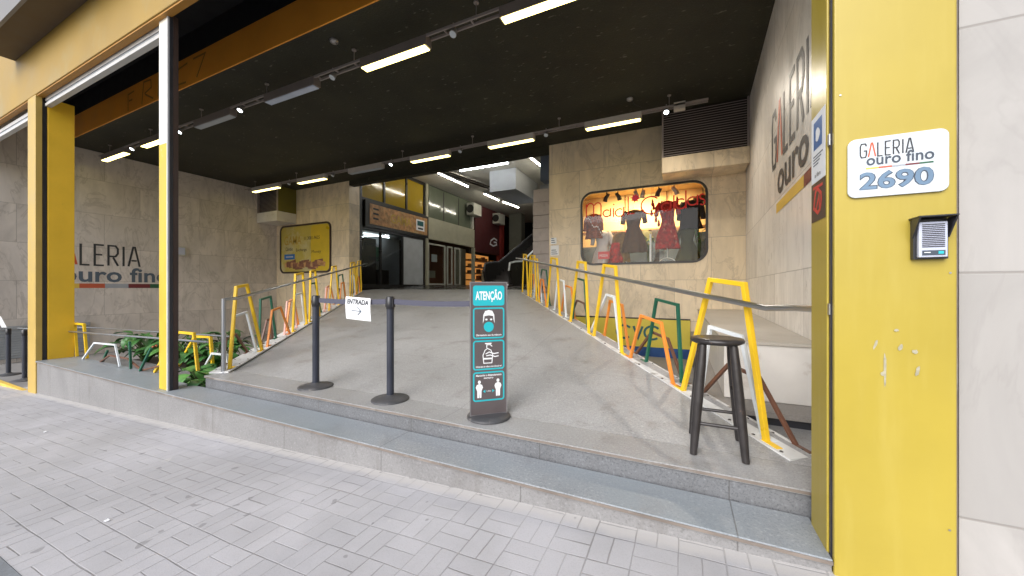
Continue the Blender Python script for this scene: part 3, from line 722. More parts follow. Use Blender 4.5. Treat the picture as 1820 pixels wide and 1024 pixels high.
f = plane((.5985, 2.285, 0), (0, -1, 0), (0, 0, 1), (-1, 0, 0))
mb = MB(); mb.slab([f(0, 1.575), f(.19, 1.575), f(.19, 1.90), f(0, 1.90)], (-1, 0, 0), .001, 'paper'); g = lambda u, v, n=0: f(u, v, .0018 + n)
mb.poly([g(.035, 1.735), g(.15, 1.735), g(.15, 1.87), g(.035, 1.87)], 'sticker_blue')
mb.poly([g(.092 + .03 * math.cos(a) * (1 + .2 * math.cos(3 * a)), 1.80 + .033 * math.sin(a), .0006) for a in [i * math.pi / 8 for i in range(16)]], 'paper')
for i in range(4): mb.poly([g(.03, 1.70 - i * .014), g(.16 - .02 * i, 1.70 - i * .014), g(.16 - .02 * i, 1.706 - i * .014), g(.03, 1.706 - i * .014)], 'ink_grey')
mb.text('oi fibra', g, .05, 1.598, .08, .022, 'ink')
tag(mb.obj('notice'), 'white notice with a blue square on the pillar edge', 'notice')
mb = MB(); mb.slab([f(0, 1.385), f(.19, 1.385), f(.19, 1.572), f(0, 1.572)], (-1, 0, 0), .001, 'poster_dark')
pts = [(.095 + .06 * math.cos(a) * random.uniform(.7, 1.1), 1.475 + .06 * math.sin(a) * random.uniform(.7, 1.1)) for a in [i * math.pi / 6 for i in range(12)]]
mb.strip(pts, .018, 0, g, 'poster_red', True); mb.strip([(.07, 1.44), (.11, 1.5), (.12, 1.44)], .014, 0, g, 'poster_red'); mb.strip([(.03, 1.55), (.16, 1.545)], .014, 0, g, 'poster_red')
tag(mb.obj('poster'), 'small dark poster with a red scrawl under the white notice', 'poster')

# ------------------------------------------------------------------ coloured railings
HT = {'y': (1.05, .035), 'g': (.75, .029), 'w': (.65, .029), 'o': (.55, .029), 'b': (.36, .026), 'O': (.55, .029), 'p': (.57, .026), 'Y': (.98, .028)}
MT = {'y': 'tube_yellow', 'g': 'tube_green', 'w': 'tube_white', 'o': 'tube_orange', 'b': 'tube_brown', 'O': 'tube_orange', 'p': 'tube_pink', 'Y': 'tube_yellow'}
NO = {'y': .03, 'g': .135, 'w': .082, 'o': .034, 'b': .178, 'O': .17, 'p': .09, 'Y': .03}
def railing(P, out, frames, lab, post, ends, inner):
    t = thing('railing', lab, 'railing', tuple(P))
    def fn(s, z, n): q = P + D * s + out * n; return Vector((q.x, q.y, zr(q.y) * .0 + .94 * max(0, s) / LR + z + .012))
    mb = MB(); L = LR - .05
    # base plate in three lengths, irregular cut edge
    a, b = -.04 if inner else -.05, L
    prev = a
    for e in (2.05, 4.6, L):
        pts = [(prev, -.012), (e - .012, -.012), (e - .012, .2), (prev, .2)]
        vs = [fn(s, dz, n) for dz in (-.012, .004) for s, n in pts]
        mb.add(vs, [(3, 2, 1, 0), (4, 5, 6, 7), (0, 1, 5, 4), (1, 2, 6, 5), (2, 3, 7, 6), (3, 0, 4, 7)], 'plate_white'); prev = e
    s = .04
    while s < L:
        for n in (.012, .17):
            mb.lathe(0, 0, [(.012, 0), (.012, .006), (.006, .010)], 'bolt', 8)
            k = 3 * 8 + 16
            for v in mb.v[-k:]:
                q = fn(s, .004, n); v.x += q.x; v.y += q.y; v.z += q.z
        s += .42 if s > .3 else .21
    plate = mb.obj('base_plate', t)
    for i, (c, s0, s1, s2, s3) in enumerate(frames):
        h, w = HT[c]; n = NO[c] + (i % 3) * .003; mb = MB()
        z0 = lambda s: .0
        d = .94 / LR
        # the frames stand plumb on a sloping plate: fn already adds the slope
        top = h - w / 2
        mb.strip([(s0, .004), (s1, top), (s2, top), (s3, .004)], w, w, lambda s, z, k, n=n, w=w: fn(s, z, n + k - w / 2), MT[c])
        for s in (s0, s3):
            e = (.1 if inner else -.1) * (-1 if s == s3 else 1) * (1 if s0 > s3 else -1)
            lo, hi = sorted((s - e * .2, s + e))
            vs = [fn(q, dz, n + m) for dz in (.0045, .012) for q, m in ((lo, -w / 2 - .006), (hi, -w / 2 - .006), (hi, w / 2 + .006), (lo, w / 2 + .006))]
            mb.add(vs, [(3, 2, 1, 0), (4, 5, 6, 7), (0, 1, 5, 4), (1, 2, 6, 5), (2, 3, 7, 6), (3, 0, 4, 7)], MT[c])
        mb.obj('frame', t, .003)
    mb = MB()
    rail = [fn(s, .905, -.03) for s in (.1, 2, 4, 6, LR + .5)]
    mb.tube(ends + rail, .020, 'steel', 14)
    for s in (.5, 2.35, 4.75, 6.4): mb.tube([fn(s, .895, -.025), fn(s, .885, .02)], .008, 'steel', 6)
    mb.obj('handrail', t)
    if post: 
        mb = MB(); b = post; mb.tube([b, Vector((b.x, b.y, rail[0].z - .004))], .026, 'steel', 12); mb.lathe(b.x, b.y, [(.055, .001), (.055, .01), (.03, .02)], 'steel', 16); mb.obj('rail_post', t)
    return t
frR = [('y', 1.013, .674, .345, .165), ('w', .86, .745, .427, .243), ('b', .95, .66, .37, .09),
       ('g', 1.785, 1.587, 1.235, 1.174), ('o', 1.952, 1.72, 1.354, 1.165), ('b', 2.085, 1.75, 1.46, 1.226),
       ('y', 2.957, 2.624, 2.301, 2.14), ('w', 3.2, 2.659, 2.449, 2.286), ('O', 2.93, 2.748, 2.409, 2.247),
       ('y', 3.915, 3.575, 3.271, 3.14), ('g', 4.091, 3.942, 3.575, 3.45), ('b', 4.327, 4.013, 3.701, 3.454),
       ('y', 5.301, 5.022, 4.657, 4.488), ('w', 4.984, 4.781, 4.423, 4.296), ('O', 4.82, 4.6, 4.277, 4.1),
       ('y', 6.95, 6.75, 6.337, 6.153), ('g', 6.613, 6.077, 5.739, 5.445), ('o', 6.0, 5.833, 5.648, 5.4), ('w', 6.6, 6.4, 6.1, 5.9),
       ('Y', 6.72, 6.6, 6.1, 5.95), ('b', 6.4, 6.2, 5.9, 5.6),
       ('y', 7.66, 7.5, 7.2, 7.0), ('O', 7.5, 7.3, 7.05, 6.85)]
railing(PR, Vector((.8093, .5874, 0)), frR, 'steel railing of coloured trapezoid frames beside the black stool', None,
        [Vector((.632, 2.302, .955)), Vector((.60, 2.6, .945))], True)
frL = [('y', .06, .206, .473, .90), ('w', .166, .26, .578, .86), ('b', .2, .29, .502, .821),
       ('g', 1.05, 1.087, 1.421, 1.615), ('o', 1.079, 1.239, 1.549, 1.918), ('b', 1.2, 1.40, 1.52, 1.6),
       ('y', 2.03, 2.145, 2.502, 2.711), ('w', 2.171, 2.305, 2.59, 2.75), ('p', 1.84, 1.954, 2.25, 2.40), ('O', 2.1, 2.28, 2.45, 2.68),
       ('y', 2.868, 2.93, 3.2, 3.492), ('g', 3.167, 3.22, 3.53, 3.95), ('b', 3.2, 3.4, 3.6, 3.75),
       ('y', 4.15, 4.40, 4.72, 5.0), ('p', 4.0, 4.15, 4.35, 4.5), ('O', 4.3, 4.5, 4.75, 5.1),
       ('g', 5.28, 5.337, 5.74, 6.03), ('o', 5.1, 5.25, 5.5, 5.7), ('b', 5.3, 5.45, 5.6, 5.75),
       ('y', 6.15, 6.2, 6.65, 6.95), ('Y', 6.4, 6.55, 6.9, 7.1), ('w', 6.3, 6.5, 6.8, 7.0),
       ('y', 7.0, 7.12, 7.5, 7.65), ('o', 6.9, 7.05, 7.3, 7.45)]
railing(PL, Vector((-.8093, -.5874, 0)), frL, 'steel railing of coloured trapezoid frames starting at a steel post', Vector((-5.2, 2.56, 0)),
        [Vector((-5.2, 2.56, .895)), Vector((-5.205, 2.575, .915))], False)
# low railing along the lower step
t = thing('low_railing', 'low zigzag railing of thin coloured bars in front of the plants', 'railing', (-8, 2.4, -.135))
FX = -9.5
def fl(s, z, n): return Vector((FX + s, 2.405 + n, z))
zb = -.13
Y3 = [(2.3, -.17), (2.79, .32), (3.22, .34), (3.28, -.08)]; W2 = [(3.09, -.16), (3.34, .11), (3.71, .12), (3.76, -.12)]
for k, w, n, pts in (('tube_yellow', .034, .04, [(.0, zb), (-.1, .44), (.3, .44), (.43, zb)]), ('tube_white', .024, .0, [(.42, zb), (.892, .17), (1.657, .19), (1.82, zb)]),
                     ('tube_brown', .022, .03, [(1.02, zb), (1.36, .0), (1.99, .0), (2.44, zb)]), ('tube_green', .026, .0, [(2.176, zb), (2.14, .27)]), ('tube_green', .026, .0, [(2.46, zb), (2.8, .22)]),
                     ('tube_green', .026, .06, [(1.0, zb), (1.18, .06)]), ('tube_brown', .022, .03, [(2.46, zb), (2.95, -.02), (3.3, -.02)]),
                     ('tube_yellow', .032, .05, [(2.76, zb), (3.2, .26), (3.4, .47), (3.80, .47), (3.90, .0)]),
                     ('tube_yellow', .036, .5, Y3), ('tube_white', .028, .47, W2)):
    mb = MB(); mb.strip(pts, w, w, lambda s, z, kk, n=n: fl(s, z, n + kk), k); mb.obj('bar', t, .002)
mb = MB()
mb.tube([(-12.3, 2.39, .235), (-9.5, 2.39, .31), (-5.62, 2.39, .395), (-5.2, 2.39, .405)], .015, 'steel', 8)
mb.tube([(-12.3, 2.39, .235), (-12.36, 2.45, .24), (-12.36, 2.62, .25), (-12.28, 2.68, .255), (-9.5, 2.68, .345), (-5.3, 2.68, .43)], .013, 'steel', 8)
mb.obj('handrail', t)

# ------------------------------------------------------------------ planter and plants
pp = MB(); pp.box(-9.3, -6.26, 2.482, 2.9, -.9, -.2, 'low_floor'); pp.box(-9.3, -6.6, 2.902, 4.2, -.9, -.28, 'soil')
pp.prism([(-6.24, 2.362), (-5.24, 2.362), (-5.36, 2.66), (-5.9, 3.4), (-6.24, 3.4)], -.9, -.3, 'soil'); pp = pp.obj('planter')
tag(pp, 'low granite planter bed of soil behind the lower step', 'planter')
def leaf(mb, base_, az, el, L, W, k, droop=.5):
    """one broad blade: bent along its length, folded at the midrib, wavy edge"""
    b = Vector(base_); d = Vector((math.cos(az), math.sin(az), 0)); side = Vector((-d.y, d.x, 0)); N = 8
    mid, lf, rt = [], [], []
    p = b.copy(); e = el
    for i in range(N + 1):
        u = i / N
        w = W * (math.sin(math.pi * min(1, u * .93 + .07)) ** .75) * (1 - .35 * u) * random.uniform(.9, 1.08)
        up = Vector((-d.x * math.sin(e), -d.y * math.sin(e), math.cos(e)))
        mid.append(p.copy()); lf.append(p + side * w + up * w * .28); rt.append(p - side * w + up * w * .28)
        p = p + (d * math.cos(e) + Vector((0, 0, math.sin(e)))) * L / N
        e -= droop * 2.2 / N
    vs = mid + lf + rt; n = N + 1; fs = []
    for i in range(N): fs += [(i, i + 1, n + i + 1, n + i), (i, 2 * n + i, 2 * n + i + 1, i + 1)]
    mb.add(vs, fs, k, True)
def plant(name, lab, x, y, z, n, spread, L, W, k, hgt, group=None, flower=False):
    t = thing(name, lab, 'plant', (x, y, z), group)
    mb, st = MB(), MB()
    for i in range(n):
        az = 2 * math.pi * (i / n) * 2.62 + random.uniform(-.4, .4); hh = hgt * random.uniform(.3, 1); r = spread * random.uniform(.15, .8)
        tip = Vector((x + r * math.cos(az), y + r * math.sin(az), z + hh))
        st.tube([(x + random.uniform(-.03, .03), y + random.uniform(-.03, .03), z - .02), (x + r * .35 * math.cos(az), y + r * .35 * math.sin(az), z + hh * .65), tip], .008, 'stem', 5)
        s = random.uniform(.7, 1.15)
        leaf(mb, tip, az + random.uniform(-.3, .3), random.uniform(-.2, .6), L * s, W * s, k if random.random() < .8 else ('leaf_light' if k == 'leaf' else 'leaf'), random.uniform(.4, .9))
    mb.obj('foliage', t, fixn=False); st.obj('stem', t)
    if flower:
        for q in range(9):
            fb = MB(); a = random.uniform(0, 6.28); fb.lathe(x + .12 * math.cos(a), y - .1 + .1 * math.sin(a), [(.004, z + .30), (.022, z + .325), (.004, z + .35)], 'flower', 6); fb.obj('flower', t)
plant('leafy_plant', 'dark leafy plant at the end of the bed nearest the broad pillar', -8.75, 3.05, -.25, 34, .42, .34, .095, 'leaf', .5)
plant('leafy_plant', 'dark leafy plant with small orange flowers in mid bed', -8.0, 3.1, -.25, 30, .38, .32, .085, 'leaf', .55, flower=True)
plant('leafy_plant', 'leafy plant showing just beside the slim post on its pillar side', -7.2, 3.05, -.25, 28, .36, .3, .085, 'leaf', .5)
plant('leafy_plant', 'dark leafy plant seen between slim post and steel rail post', -6.75, 3.25, -.27, 26, .34, .3, .085, 'leaf', .52)
plant('leafy_plant', 'dark leafy plant farthest back behind the crossed yellow bars', -7.5, 3.7, -.27, 26, .4, .3, .085, 'leaf', .6)
plant('broadleaf_plant', 'light green broad leaved plant beside the slim post at the step end', -5.95, 2.62, -.31, 20, .26, .32, .11, 'leaf_light', .26)
plant('broadleaf_plant', 'light green broad leaved plant tucked against the upper step end', -5.5, 2.56, -.31, 16, .16, .24, .085, 'leaf_light', .2)
plant('broadleaf_plant', 'light green broad leaved plant under the start of the railing', -6.0, 3.05, -.31, 18, .25, .3, .1, 'leaf_light', .34)

# ------------------------------------------------------------------ bench, ledge, CVC sign, ledges for the air vents
bn = thing('stone_bench', 'white stone bench block on a grey plinth behind the yellow frames', 'bench', (.8, 5, 0))
mb = MB(); mb.prism([(.2, 3.38), (wx(3.38) - .004, 3.38), (wx(8.9) - .008, 8.896), (.2, 8.896)], -.7, .055, 'black_metal'); mb.prism([(.19, 3.36), (wx(3.38) - .004, 3.36), (wx(8.9) - .008, 8.894), (.19, 8.894)], .057, .1, 'ledge_grey'); mb.obj('plinth', bn)
mb = MB(); mb.prism([(.345, 3.66), (wx(3.66) - .004, 3.66), (wx(8.85) - .008, 8.892), (.345, 8.892)], .102, .575, 'bench_stone'); mb.obj('body', bn, .006)
mb = MB(); mb.prism([(.335, 3.645), (wx(3.66) - .004, 3.645), (wx(8.85) - .008, 8.89), (.335, 8.89)], .577, .605, 'bench_top'); mb.obj('top', bn, .004)

cv = thing('agency_sign', 'low yellow sign with CVC letters over a blue band', 'sign', (-.9, GY - .05, -.5))
mb = MB(); mb.box(-2.6, .19, GY - .05, GY - .003, -.3, .34, 'cvc_yellow'); mb.box(-2.6, .19, GY - .052, GY - .003, -.52, -.302, 'cvc_blue'); mb.obj('panel', cv)
mb = MB(); mb.box(-2.62, .19, GY - .055, GY - .003, .342, .37, 'frame_black'); mb.obj('frame', cv)
f = plane((-1.4, GY - .054, -.1), (1, 0, 0), (0, 0, 1), (0, -1, 0)); mb = MB()
for x0 in (0, .62):
    mb.strip([(x0 + .19 + .17 * math.cos(R(a)), .13 + .15 * math.sin(R(a))) for a in range(40, 325, 15)], .05, 0, f, 'cvc_ink')
mb.strip([(.4, .27), (.5, 0), (.6, .27)], .05, 0, f, 'cvc_ink')
mb.poly([f(.1 + .35 * math.cos(a), -.32 + .07 * math.sin(a)) for a in [i * math.pi / 8 for i in range(16)]], 'cvc_sky'); mb.obj('lettering', cv)

def louvre_box(name, lab, x0, x1, y0, z0, zl, zt, side):
    t = thing(name, lab, 'air vent', ((x0 + x1) / 2, y0, z0))
    mb = MB(); mb.box(x0, x1, y0, GY - .003, z0, zl, 'bench_stone' if side else 'wall_x'); mb.obj('ledge', t, .012)
    mb = MB(); mb.box(x0 + .03, x1 - .02, y0 + .09, GY - .004, zl + .002, zt, 'dark'); 
    if side == 2: mb.box(x1 - .018, x1, y0 + .06, GY - .004, zl + .002, zt, 'olive')
    mb.obj('housing', t)
    mb = MB(); n = 19
    for i in range(n):
        z = zl + .03 + (zt - zl - .05) * i / n
        mb.add([(x0 + .03, y0 + .03, z), (x1 - .02, y0 + .03, z), (x1 - .02, y0 + .085, z + .03), (x0 + .03, y0 + .085, z + .03)], [(0, 1, 2, 3)], 'louvre')
        mb.add([(x0 + .03, y0 + .03, z), (x1 - .02, y0 + .03, z), (x1 - .02, y0 + .03, z + .012), (x0 + .03, y0 + .03, z + .012)], [(0, 1, 2, 3)], 'louvre')
    for x in (x0 + .015, x1 - .02): mb.box(x - .014, x + .014, y0 + .02, y0 + .085, zl + .002, zt, 'louvre')
    mb.obj('louvre', t); return t
louvre_box('vent_ledge', 'brown louvred vent on a stone ledge above the shop window', -.36, wx(8.2) - .004, 8.2, 3.47, 3.80, CZ - .002, 0)
louvre_box('vent_ledge', 'dark louvred vent with olive side above the yellow money exchange poster', -14.392, -13.2, 8.16, 3.5, 3.86, CZ - .002, 2)

# ------------------------------------------------------------------ shop window (right) with its lit display
sw = thing('shop_window', 'lit clothes shop window with red lettering in a black rounded frame', 'window', (-.86, GY, 1.64))
mb = MB(); pts = rrect(WX0 + .004, WX1 - .004, WZ0 + .004, WZ1 - .004, .276)
mb.strip([(p[0], p[1]) for p in pts], .05, .05, lambda u, v, n: Vector((u, GY - .012 + n, v)), 'frame_black', True); mb.obj('frame', sw)
mb = MB(); pts = rrect(WX0 + .03, WX1 - .03, WZ0 + .03, WZ1 - .03, .25); mb.poly([(p[0], GY + .03, p[1]) for p in pts], 'win_glass'); gl = mb.obj('pane', sw)
mb = MB(); f = plane((-2.13, GY + .026, 2.82), (1, 0, 0), (0, 0, 1), (0, -1, 0))
sl = .0
def arc(cx, cy, rx, ry, a0, a1, n=14): return [(cx + rx * math.cos(R(a0 + (a1 - a0) * i / n)), cy + ry * math.sin(R(a0 + (a1 - a0) * i / n))) for i in range(n + 1)]
tw = .03
def sa(x, y, r): mb.strip(arc(x, y, r, r * .9, 50, 345), tw, 0, f, 'neon'); mb.strip([(x + r * .95, y + r * 1.3), (x + r * .95, y - r * .95)], tw, 0, f, 'neon')
mb.strip([(0, .0), (0, .30)] + arc(.1, .26, .08, .08, 170, 0, 6) + [(.18, .0)], tw, 0, f, 'neon'); mb.strip(arc(.28, .26, .08, .08, 170, 0, 6) + [(.36, .0)], tw, 0, f, 'neon')
sa(.50, .06, .09); mb.strip([(.66, .17), (.66, -.04)], tw, 0, f, 'neon'); mb.strip([(.655, .24), (.675, .27)], tw, 0, f, 'neon'); sa(.80, .05, .1)
mb.strip([(1.0, .42), (1.0, .0), (1.14, .0)], tw, 0, f, 'neon')
mb.strip(arc(1.5, .16, .21, .2, 45, 325), tw, 0, f, 'neon'); sa(1.83, .09, .1); mb.strip([(1.99, .34), (1.99, .02)], tw, 0, f, 'neon')
mb.strip(arc(2.13, .13, .11, .11, 50, 340), tw, 0, f, 'neon'); mb.strip([(2.235, .42), (2.235, .02)], tw, 0, f, 'neon'); sa(2.37, .17, .1)
mb.strip(arc(2.56, .25, .05, .055, 40, 270, 6) + arc(2.56, .13, .05, .06, 90, -140, 8)[1:], tw, 0, f, 'neon')
mb.poly([f(1.16 + (.11 if i % 2 else .065) * math.cos(i * math.pi / 8 + .2), .36 + (.11 if i % 2 else .065) * math.sin(i * math.pi / 8 + .2), .001) for i in range(16)], 'neon_pink')
mb.obj('lettering', gl)
mb = MB(); X0, X1, Y1, Z0, Z1 = -2.75, .9, GY + 1.45, 1.5, 3.62
yb = GY + .145
mb.add([(X0, yb, Z0), (X1, yb, Z0), (X1, Y1, Z0), (X0, Y1, Z0), (X0, yb, Z1), (X1, yb, Z1), (X1, Y1, Z1), (X0, Y1, Z1)], [(0, 1, 2, 3), (7, 6, 5, 4), (3, 2, 6, 7), (0, 3, 7, 4), (2, 1, 5, 6)], 'cream')
mb.box(X0 + .1, X1 - .1, Y1 - .06, Y1 - .02, 2.62, 2.66, 'shelf_wood'); mb.box(-1.4, -1.37, Y1 - .08, Y1 - .02, 1.5, 3.6, 'shelf_wood'); mb.box(-.35, -.32, Y1 - .08, Y1 - .02, 1.5, 3.6, 'shelf_wood')
mb.obj('display_room', sw, fixn=False)
def wxp(px): # display position across the window for a column of the shop front, at ~9.4 m
    u = px - 910; return 9.4 * (-271.4 + .9055 * u) / (579.6 + .4242 * u)
SPL = ('black spotlight at the flower side end of the shop window ceiling', 'second black spotlight along the shop window ceiling, above the letter L', 'grey spotlight above the red window flower',
       'grey spotlight above the red window letter C', 'black spotlight above the red dress', 'grey spotlight nearest the vent ledge in the shop window')
SPL = ('black spotlight farthest from the vent, on the shop window ceiling', 'black spotlight above the letters ia in the shop window', 'grey spotlight just past the red flower in the shop window',
       'grey spotlight above the window letter C', 'black spotlight above the red dress in the shop window', 'grey spotlight nearest the vent in the shop window')
for i, (px, lab) in enumerate(zip((1079, 1099, 1131, 1143, 1171, 1199), SPL)):
    x = wxp(px); y = GY + .42
    t = thing('display_spotlight', lab, 'spotlight', (x, y, 3.5), 'spotlights in the shop window')
    k = 'spot_body' if i in (2, 3, 5) else 'plastic_black'
    mb = MB(); mb.tube([(x, y, 3.62), (x, y, 3.43)], .014, k, 8); mb.obj('stem', t)
    tilt = (-.05, .04, .02, -.02, -.04, .05)[i]
    mb = MB(); mb.tube([(x - tilt, y - .01, 3.44), (x + tilt * .4, y + .03, 3.36), (x + tilt, y + .06, 3.28)], .042, k, 14, .06, caps=False)
    mb.add([(x - tilt + .042 * math.cos(a), y - .01 + .042 * math.sin(a), 3.44) for a in [j * math.pi / 6 for j in range(12)]], [tuple(range(12))], k); mb.obj('head', t)
    ld = bpy.data.lights.new('display_lamp', 'SPOT'); ld.energy = 60; ld.spot_size = R(120); ld.spot_blend = .8; ld.color = (1, .72, .38); ld.shadow_soft_size = .05
    lo = bpy.data.objects.new('display_lamp', ld); C.objects.link(lo); lo.parent = t; lo.location = (tilt, .065, -.25); lo.rotation_euler = (R(58), 0, 0)
def garment(name, lab, x, y, zt, zb, style, k, seed, stand=None, hanger=True, wd=1.0, group=None):
    """clothing on a form: elliptical rings following a body outline, folds growing towards the hem, sleeves where it has them"""
    random.seed(seed); t = thing(name, lab, {'jacket': 'jacket', 'skirt': 'skirt', 'shirt': 'shirt'}.get(style, 'dress'), (x, y, zb), group); mb = MB(); n = 30; vs = []; fs = []
    prof = {'dress': ((0, .05), (.03, .13), (.06, .175), (.16, .165), (.28, .145), (.4, .125), (.5, .15), (.7, .2), (.88, .235), (1, .25)),
            'jacket': ((0, .06), (.05, .14), (.1, .2), (.3, .195), (.5, .175), (.75, .19), (1, .205)),
            'shirt': ((0, .06), (.05, .13), (.09, .18), (.4, .165), (.7, .165), (1, .175)),
            'skirt': ((0, .12), (.1, .13), (.4, .16), (.7, .19), (1, .22))}[style]
    ph = random.uniform(0, 6); rings = []
    for i in range(len(prof) - 1):
        (u0, w0), (u1, w1) = prof[i], prof[i + 1]
        for q in range(3): rings.append((u0 + (u1 - u0) * q / 3, w0 + (w1 - w0) * q / 3))
    rings.append(prof[-1])
    for u, w in rings:
        w *= wd; fold = max(0, u - .3)
        for j in range(n):
            a = 2 * math.pi * j / n; fo = 1 + fold * (.2 * math.sin(6 * a + ph + u) + .09 * math.sin(13 * a + 2 * ph))
            vs.append((x + w * fo * math.cos(a) + .012 * math.sin(9 * u + ph), y + w * .5 * fo * math.sin(a), zt + (zb - zt) * u + .012 * fold * math.sin(6 * a)))
    m = len(rings)
    for i in range(m - 1):
        for j in range(n): fs.append((i * n + j, i * n + (j + 1) % n, (i + 1) * n + (j + 1) % n, (i + 1) * n + j))
    mb.add(vs, fs, k, True); mb.add(vs[:n], [tuple(range(n))], k); mb.obj('cloth', t)
    if style != 'skirt':
        h = zt - zb; sl = .62 if style == 'jacket' else .3
        for sg_ in (-1, 1):
            mb = MB(); w = .17 * wd; L0 = min(.55, h * .7) * (sl + .25)
            mb.tube([(x + sg_ * w * .8, y, zt - .05), (x + sg_ * w * 1.18, y - .01, zt - .05 - L0 * .35), (x + sg_ * w * 1.32, y - .03, zt - .05 - L0)], .058 * wd, k, 10, .046 * wd); mb.obj('sleeve', t)
    if stand:
        mb = MB(); mb.tube([(x, y, zb + .1), (x, y, stand + .16)], .012, 'tube_white', 8)
        mb.tube([(x + .2 * math.cos(a), y - .02, stand + .16 * math.sin(a)) for a in [i * math.pi / 10 for i in range(11)]], .01, 'tube_white', 6); mb.obj('stand', t)
    if hanger:
        mb = MB(); mb.tube([(x - .12 * wd, y, zt - .01), (x, y, zt + .05), (x, y, zt + .15)], .006, 'steel', 6); mb.obj('hanger', t)
    return t
y = GY + .55
garment('jacket', 'rust brown jacket with white dots at the end of the shop window', wxp(1054), y, 3.0, 2.35, 'jacket', 'cloth_rust', 1)
garment('dress', 'white dress standing under the rust jacket in the shop window', wxp(1068), y + .12, 2.55, 1.56, 'dress', 'cloth_white', 2, None, False, 1.15)
garment('dress', 'brown and black dress behind the red flower on the glass', wxp(1126), y, 3.02, 1.95, 'dress', 'cloth_brown', 3, None, True, 1.2)
garment('dress', 'gold dress with crimson skirt in front, beside the white dress', wxp(1103), y + .05, 2.5, 1.72, 'dress', 'cloth_gold', 4, 1.6, True, .85)
garment('dress', 'long red and white patterned dress on a white stand', wxp(1186), y - .05, 3.15, 2.0, 'dress', 'cloth_red', 5, 1.62, True, 1.1)
garment('jacket', 'black jacket hanging at the vent side of the shop window', wxp(1228), y, 3.12, 2.45, 'jacket', 'cloth_black', 6, None, True, 1.15)
garment('dress', 'dark olive dress below the black jacket in the shop window', wxp(1222), y + .1, 2.5, 1.7, 'dress', 'cloth_olive', 7, 1.6)
garment('skirt', 'crimson skirt low beside the gold dress in the shop window', wxp(1094), y - .1, 2.2, 1.66, 'skirt', 'cloth_red', 8, None, False, .8)
for px, lab, st, k, z0, z1 in ((1078, 'black garment at the back between the rust jacket and the brown dress', 'shirt', 'cloth_black', 2.6, 1.9), (1112, 'crimson shirt at the back beside the brown dress', 'shirt', 'cloth_red', 2.6, 1.95),
                       (1146, 'olive shirt at the back just past the brown dress', 'shirt', 'cloth_olive', 2.6, 1.8), (1166, 'black garment at the back behind the white pole', 'dress', 'cloth_black', 2.6, 1.62), (1206, 'brown shirt at the back between red dress and black jacket', 'shirt', 'cloth_brown', 2.6, 1.8)):
    garment('hanging_clothes', lab, wxp(px) * 1.05, GY + 1.25, z0, z1, st, k, px, None, False, .9, 'clothes along the back of the shop window')
mb = MB()
for i in range(14): mb.lathe(wxp(1043) + .05 + i * .035, GY + .3, [(.003, 2.86 - .035 * i + .05 * math.sin(i)), (.02, 2.84 - .035 * i + .05 * math.sin(i)), (.003, 2.82 - .035 * i + .05 * math.sin(i))], 'paper', 6)
mb.tube([(wxp(1043) + .05 + i * .035, GY + .302, 2.84 - .035 * i + .05 * math.sin(i)) for i in range(14)], .004, 'paper', 4); tag(mb.obj('bead_garland'), 'string of white beads across the rust jacket', 'garland')
random.seed(11)
t = thing('red_tassels', 'cluster of red tassels hanging around the red patterned dress', 'ornament', (wxp(1180), y - .1, 2.9))
for i in range(16):
    mb = MB(); x = wxp(1176) + random.uniform(-.22, .34); z = random.uniform(2.55, 3.1); yy = y - .25 + random.uniform(-.05, .05)
    mb.lathe(x, yy, [(.006, z + .1), (.022, z + .06), (.035, z - .04), (.02, z - .07)], 'cloth_red', 9); mb.tube([(x, yy, z + .1), (x, yy, 3.55)], .002, 'cloth_red', 4); mb.obj('tassel', t)
def palm(x, yy, z, lab, sd_):  # leaves added to mimic street palms mirrored in the glass
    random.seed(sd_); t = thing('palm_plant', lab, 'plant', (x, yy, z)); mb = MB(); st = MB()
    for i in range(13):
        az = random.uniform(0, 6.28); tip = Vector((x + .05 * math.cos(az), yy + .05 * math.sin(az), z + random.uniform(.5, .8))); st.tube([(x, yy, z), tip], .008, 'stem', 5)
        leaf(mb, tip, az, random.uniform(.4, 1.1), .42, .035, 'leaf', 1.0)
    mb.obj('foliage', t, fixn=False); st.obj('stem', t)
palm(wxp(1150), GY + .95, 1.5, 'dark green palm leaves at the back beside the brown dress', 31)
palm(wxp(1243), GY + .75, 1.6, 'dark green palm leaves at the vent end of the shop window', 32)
random.seed(11)
mb = MB(); x = wxp(1077); mb.box(x - .14, x + .14, GY + .2, GY + .22, 1.78, 1.97, 'poster_red'); mb.text('MODA', plane((x - .1, GY + .198, 1.84), (1, 0, 0), (0, 0, 1), (0, -1, 0)), 0, 0, .2, .06, 'paper'); mb.box(x - .01, x + .01, GY + .2, GY + .215, 1.5, 1.779, 'tube_white')
tag(mb.obj('price_sign'), 'small red sign on a thin stick in front of the white dress', 'sign')
mb = MB(); x = wxp(1157); mb.box(x - .02, x + .02, GY + .3, GY + .34, 1.5, 2.35, 'tube_white'); tag(mb.obj('display_pole'), 'thick white pole in the middle of the shop window', 'pole')
mb = MB(); x = wxp(1250); mb.lathe(x, y + .1, [(.26, 3.05), (.2, 3.2), (.05, 3.24)], 'brown_metal', 20); mb.tube([(x, y + .1, 3.24), (x, y + .1, 3.62)], .006, 'black_metal', 6); tag(mb.obj('lamp_shade'), 'brown lamp shade hanging at the vent end of the shop window', 'lamp')
mb = MB(); mb.box(-.5, .7, Y1 - .3, Y1 - .27, 1.5, 2.45, 'cool_print'); mb.box(-1.35, -.6, Y1 - .3, Y1 - .27, 1.5, 2.3, 'cool_print'); mb.box(-2.6, -1.5, Y1 - .3, Y1 - .27, 1.5, 2.2, 'cool_print'); tag(mb.obj('backdrop_panel'), 'blue grey backdrop boards at the foot of the shop window display', 'panel')  # boards added to supply the blue grey street reflection

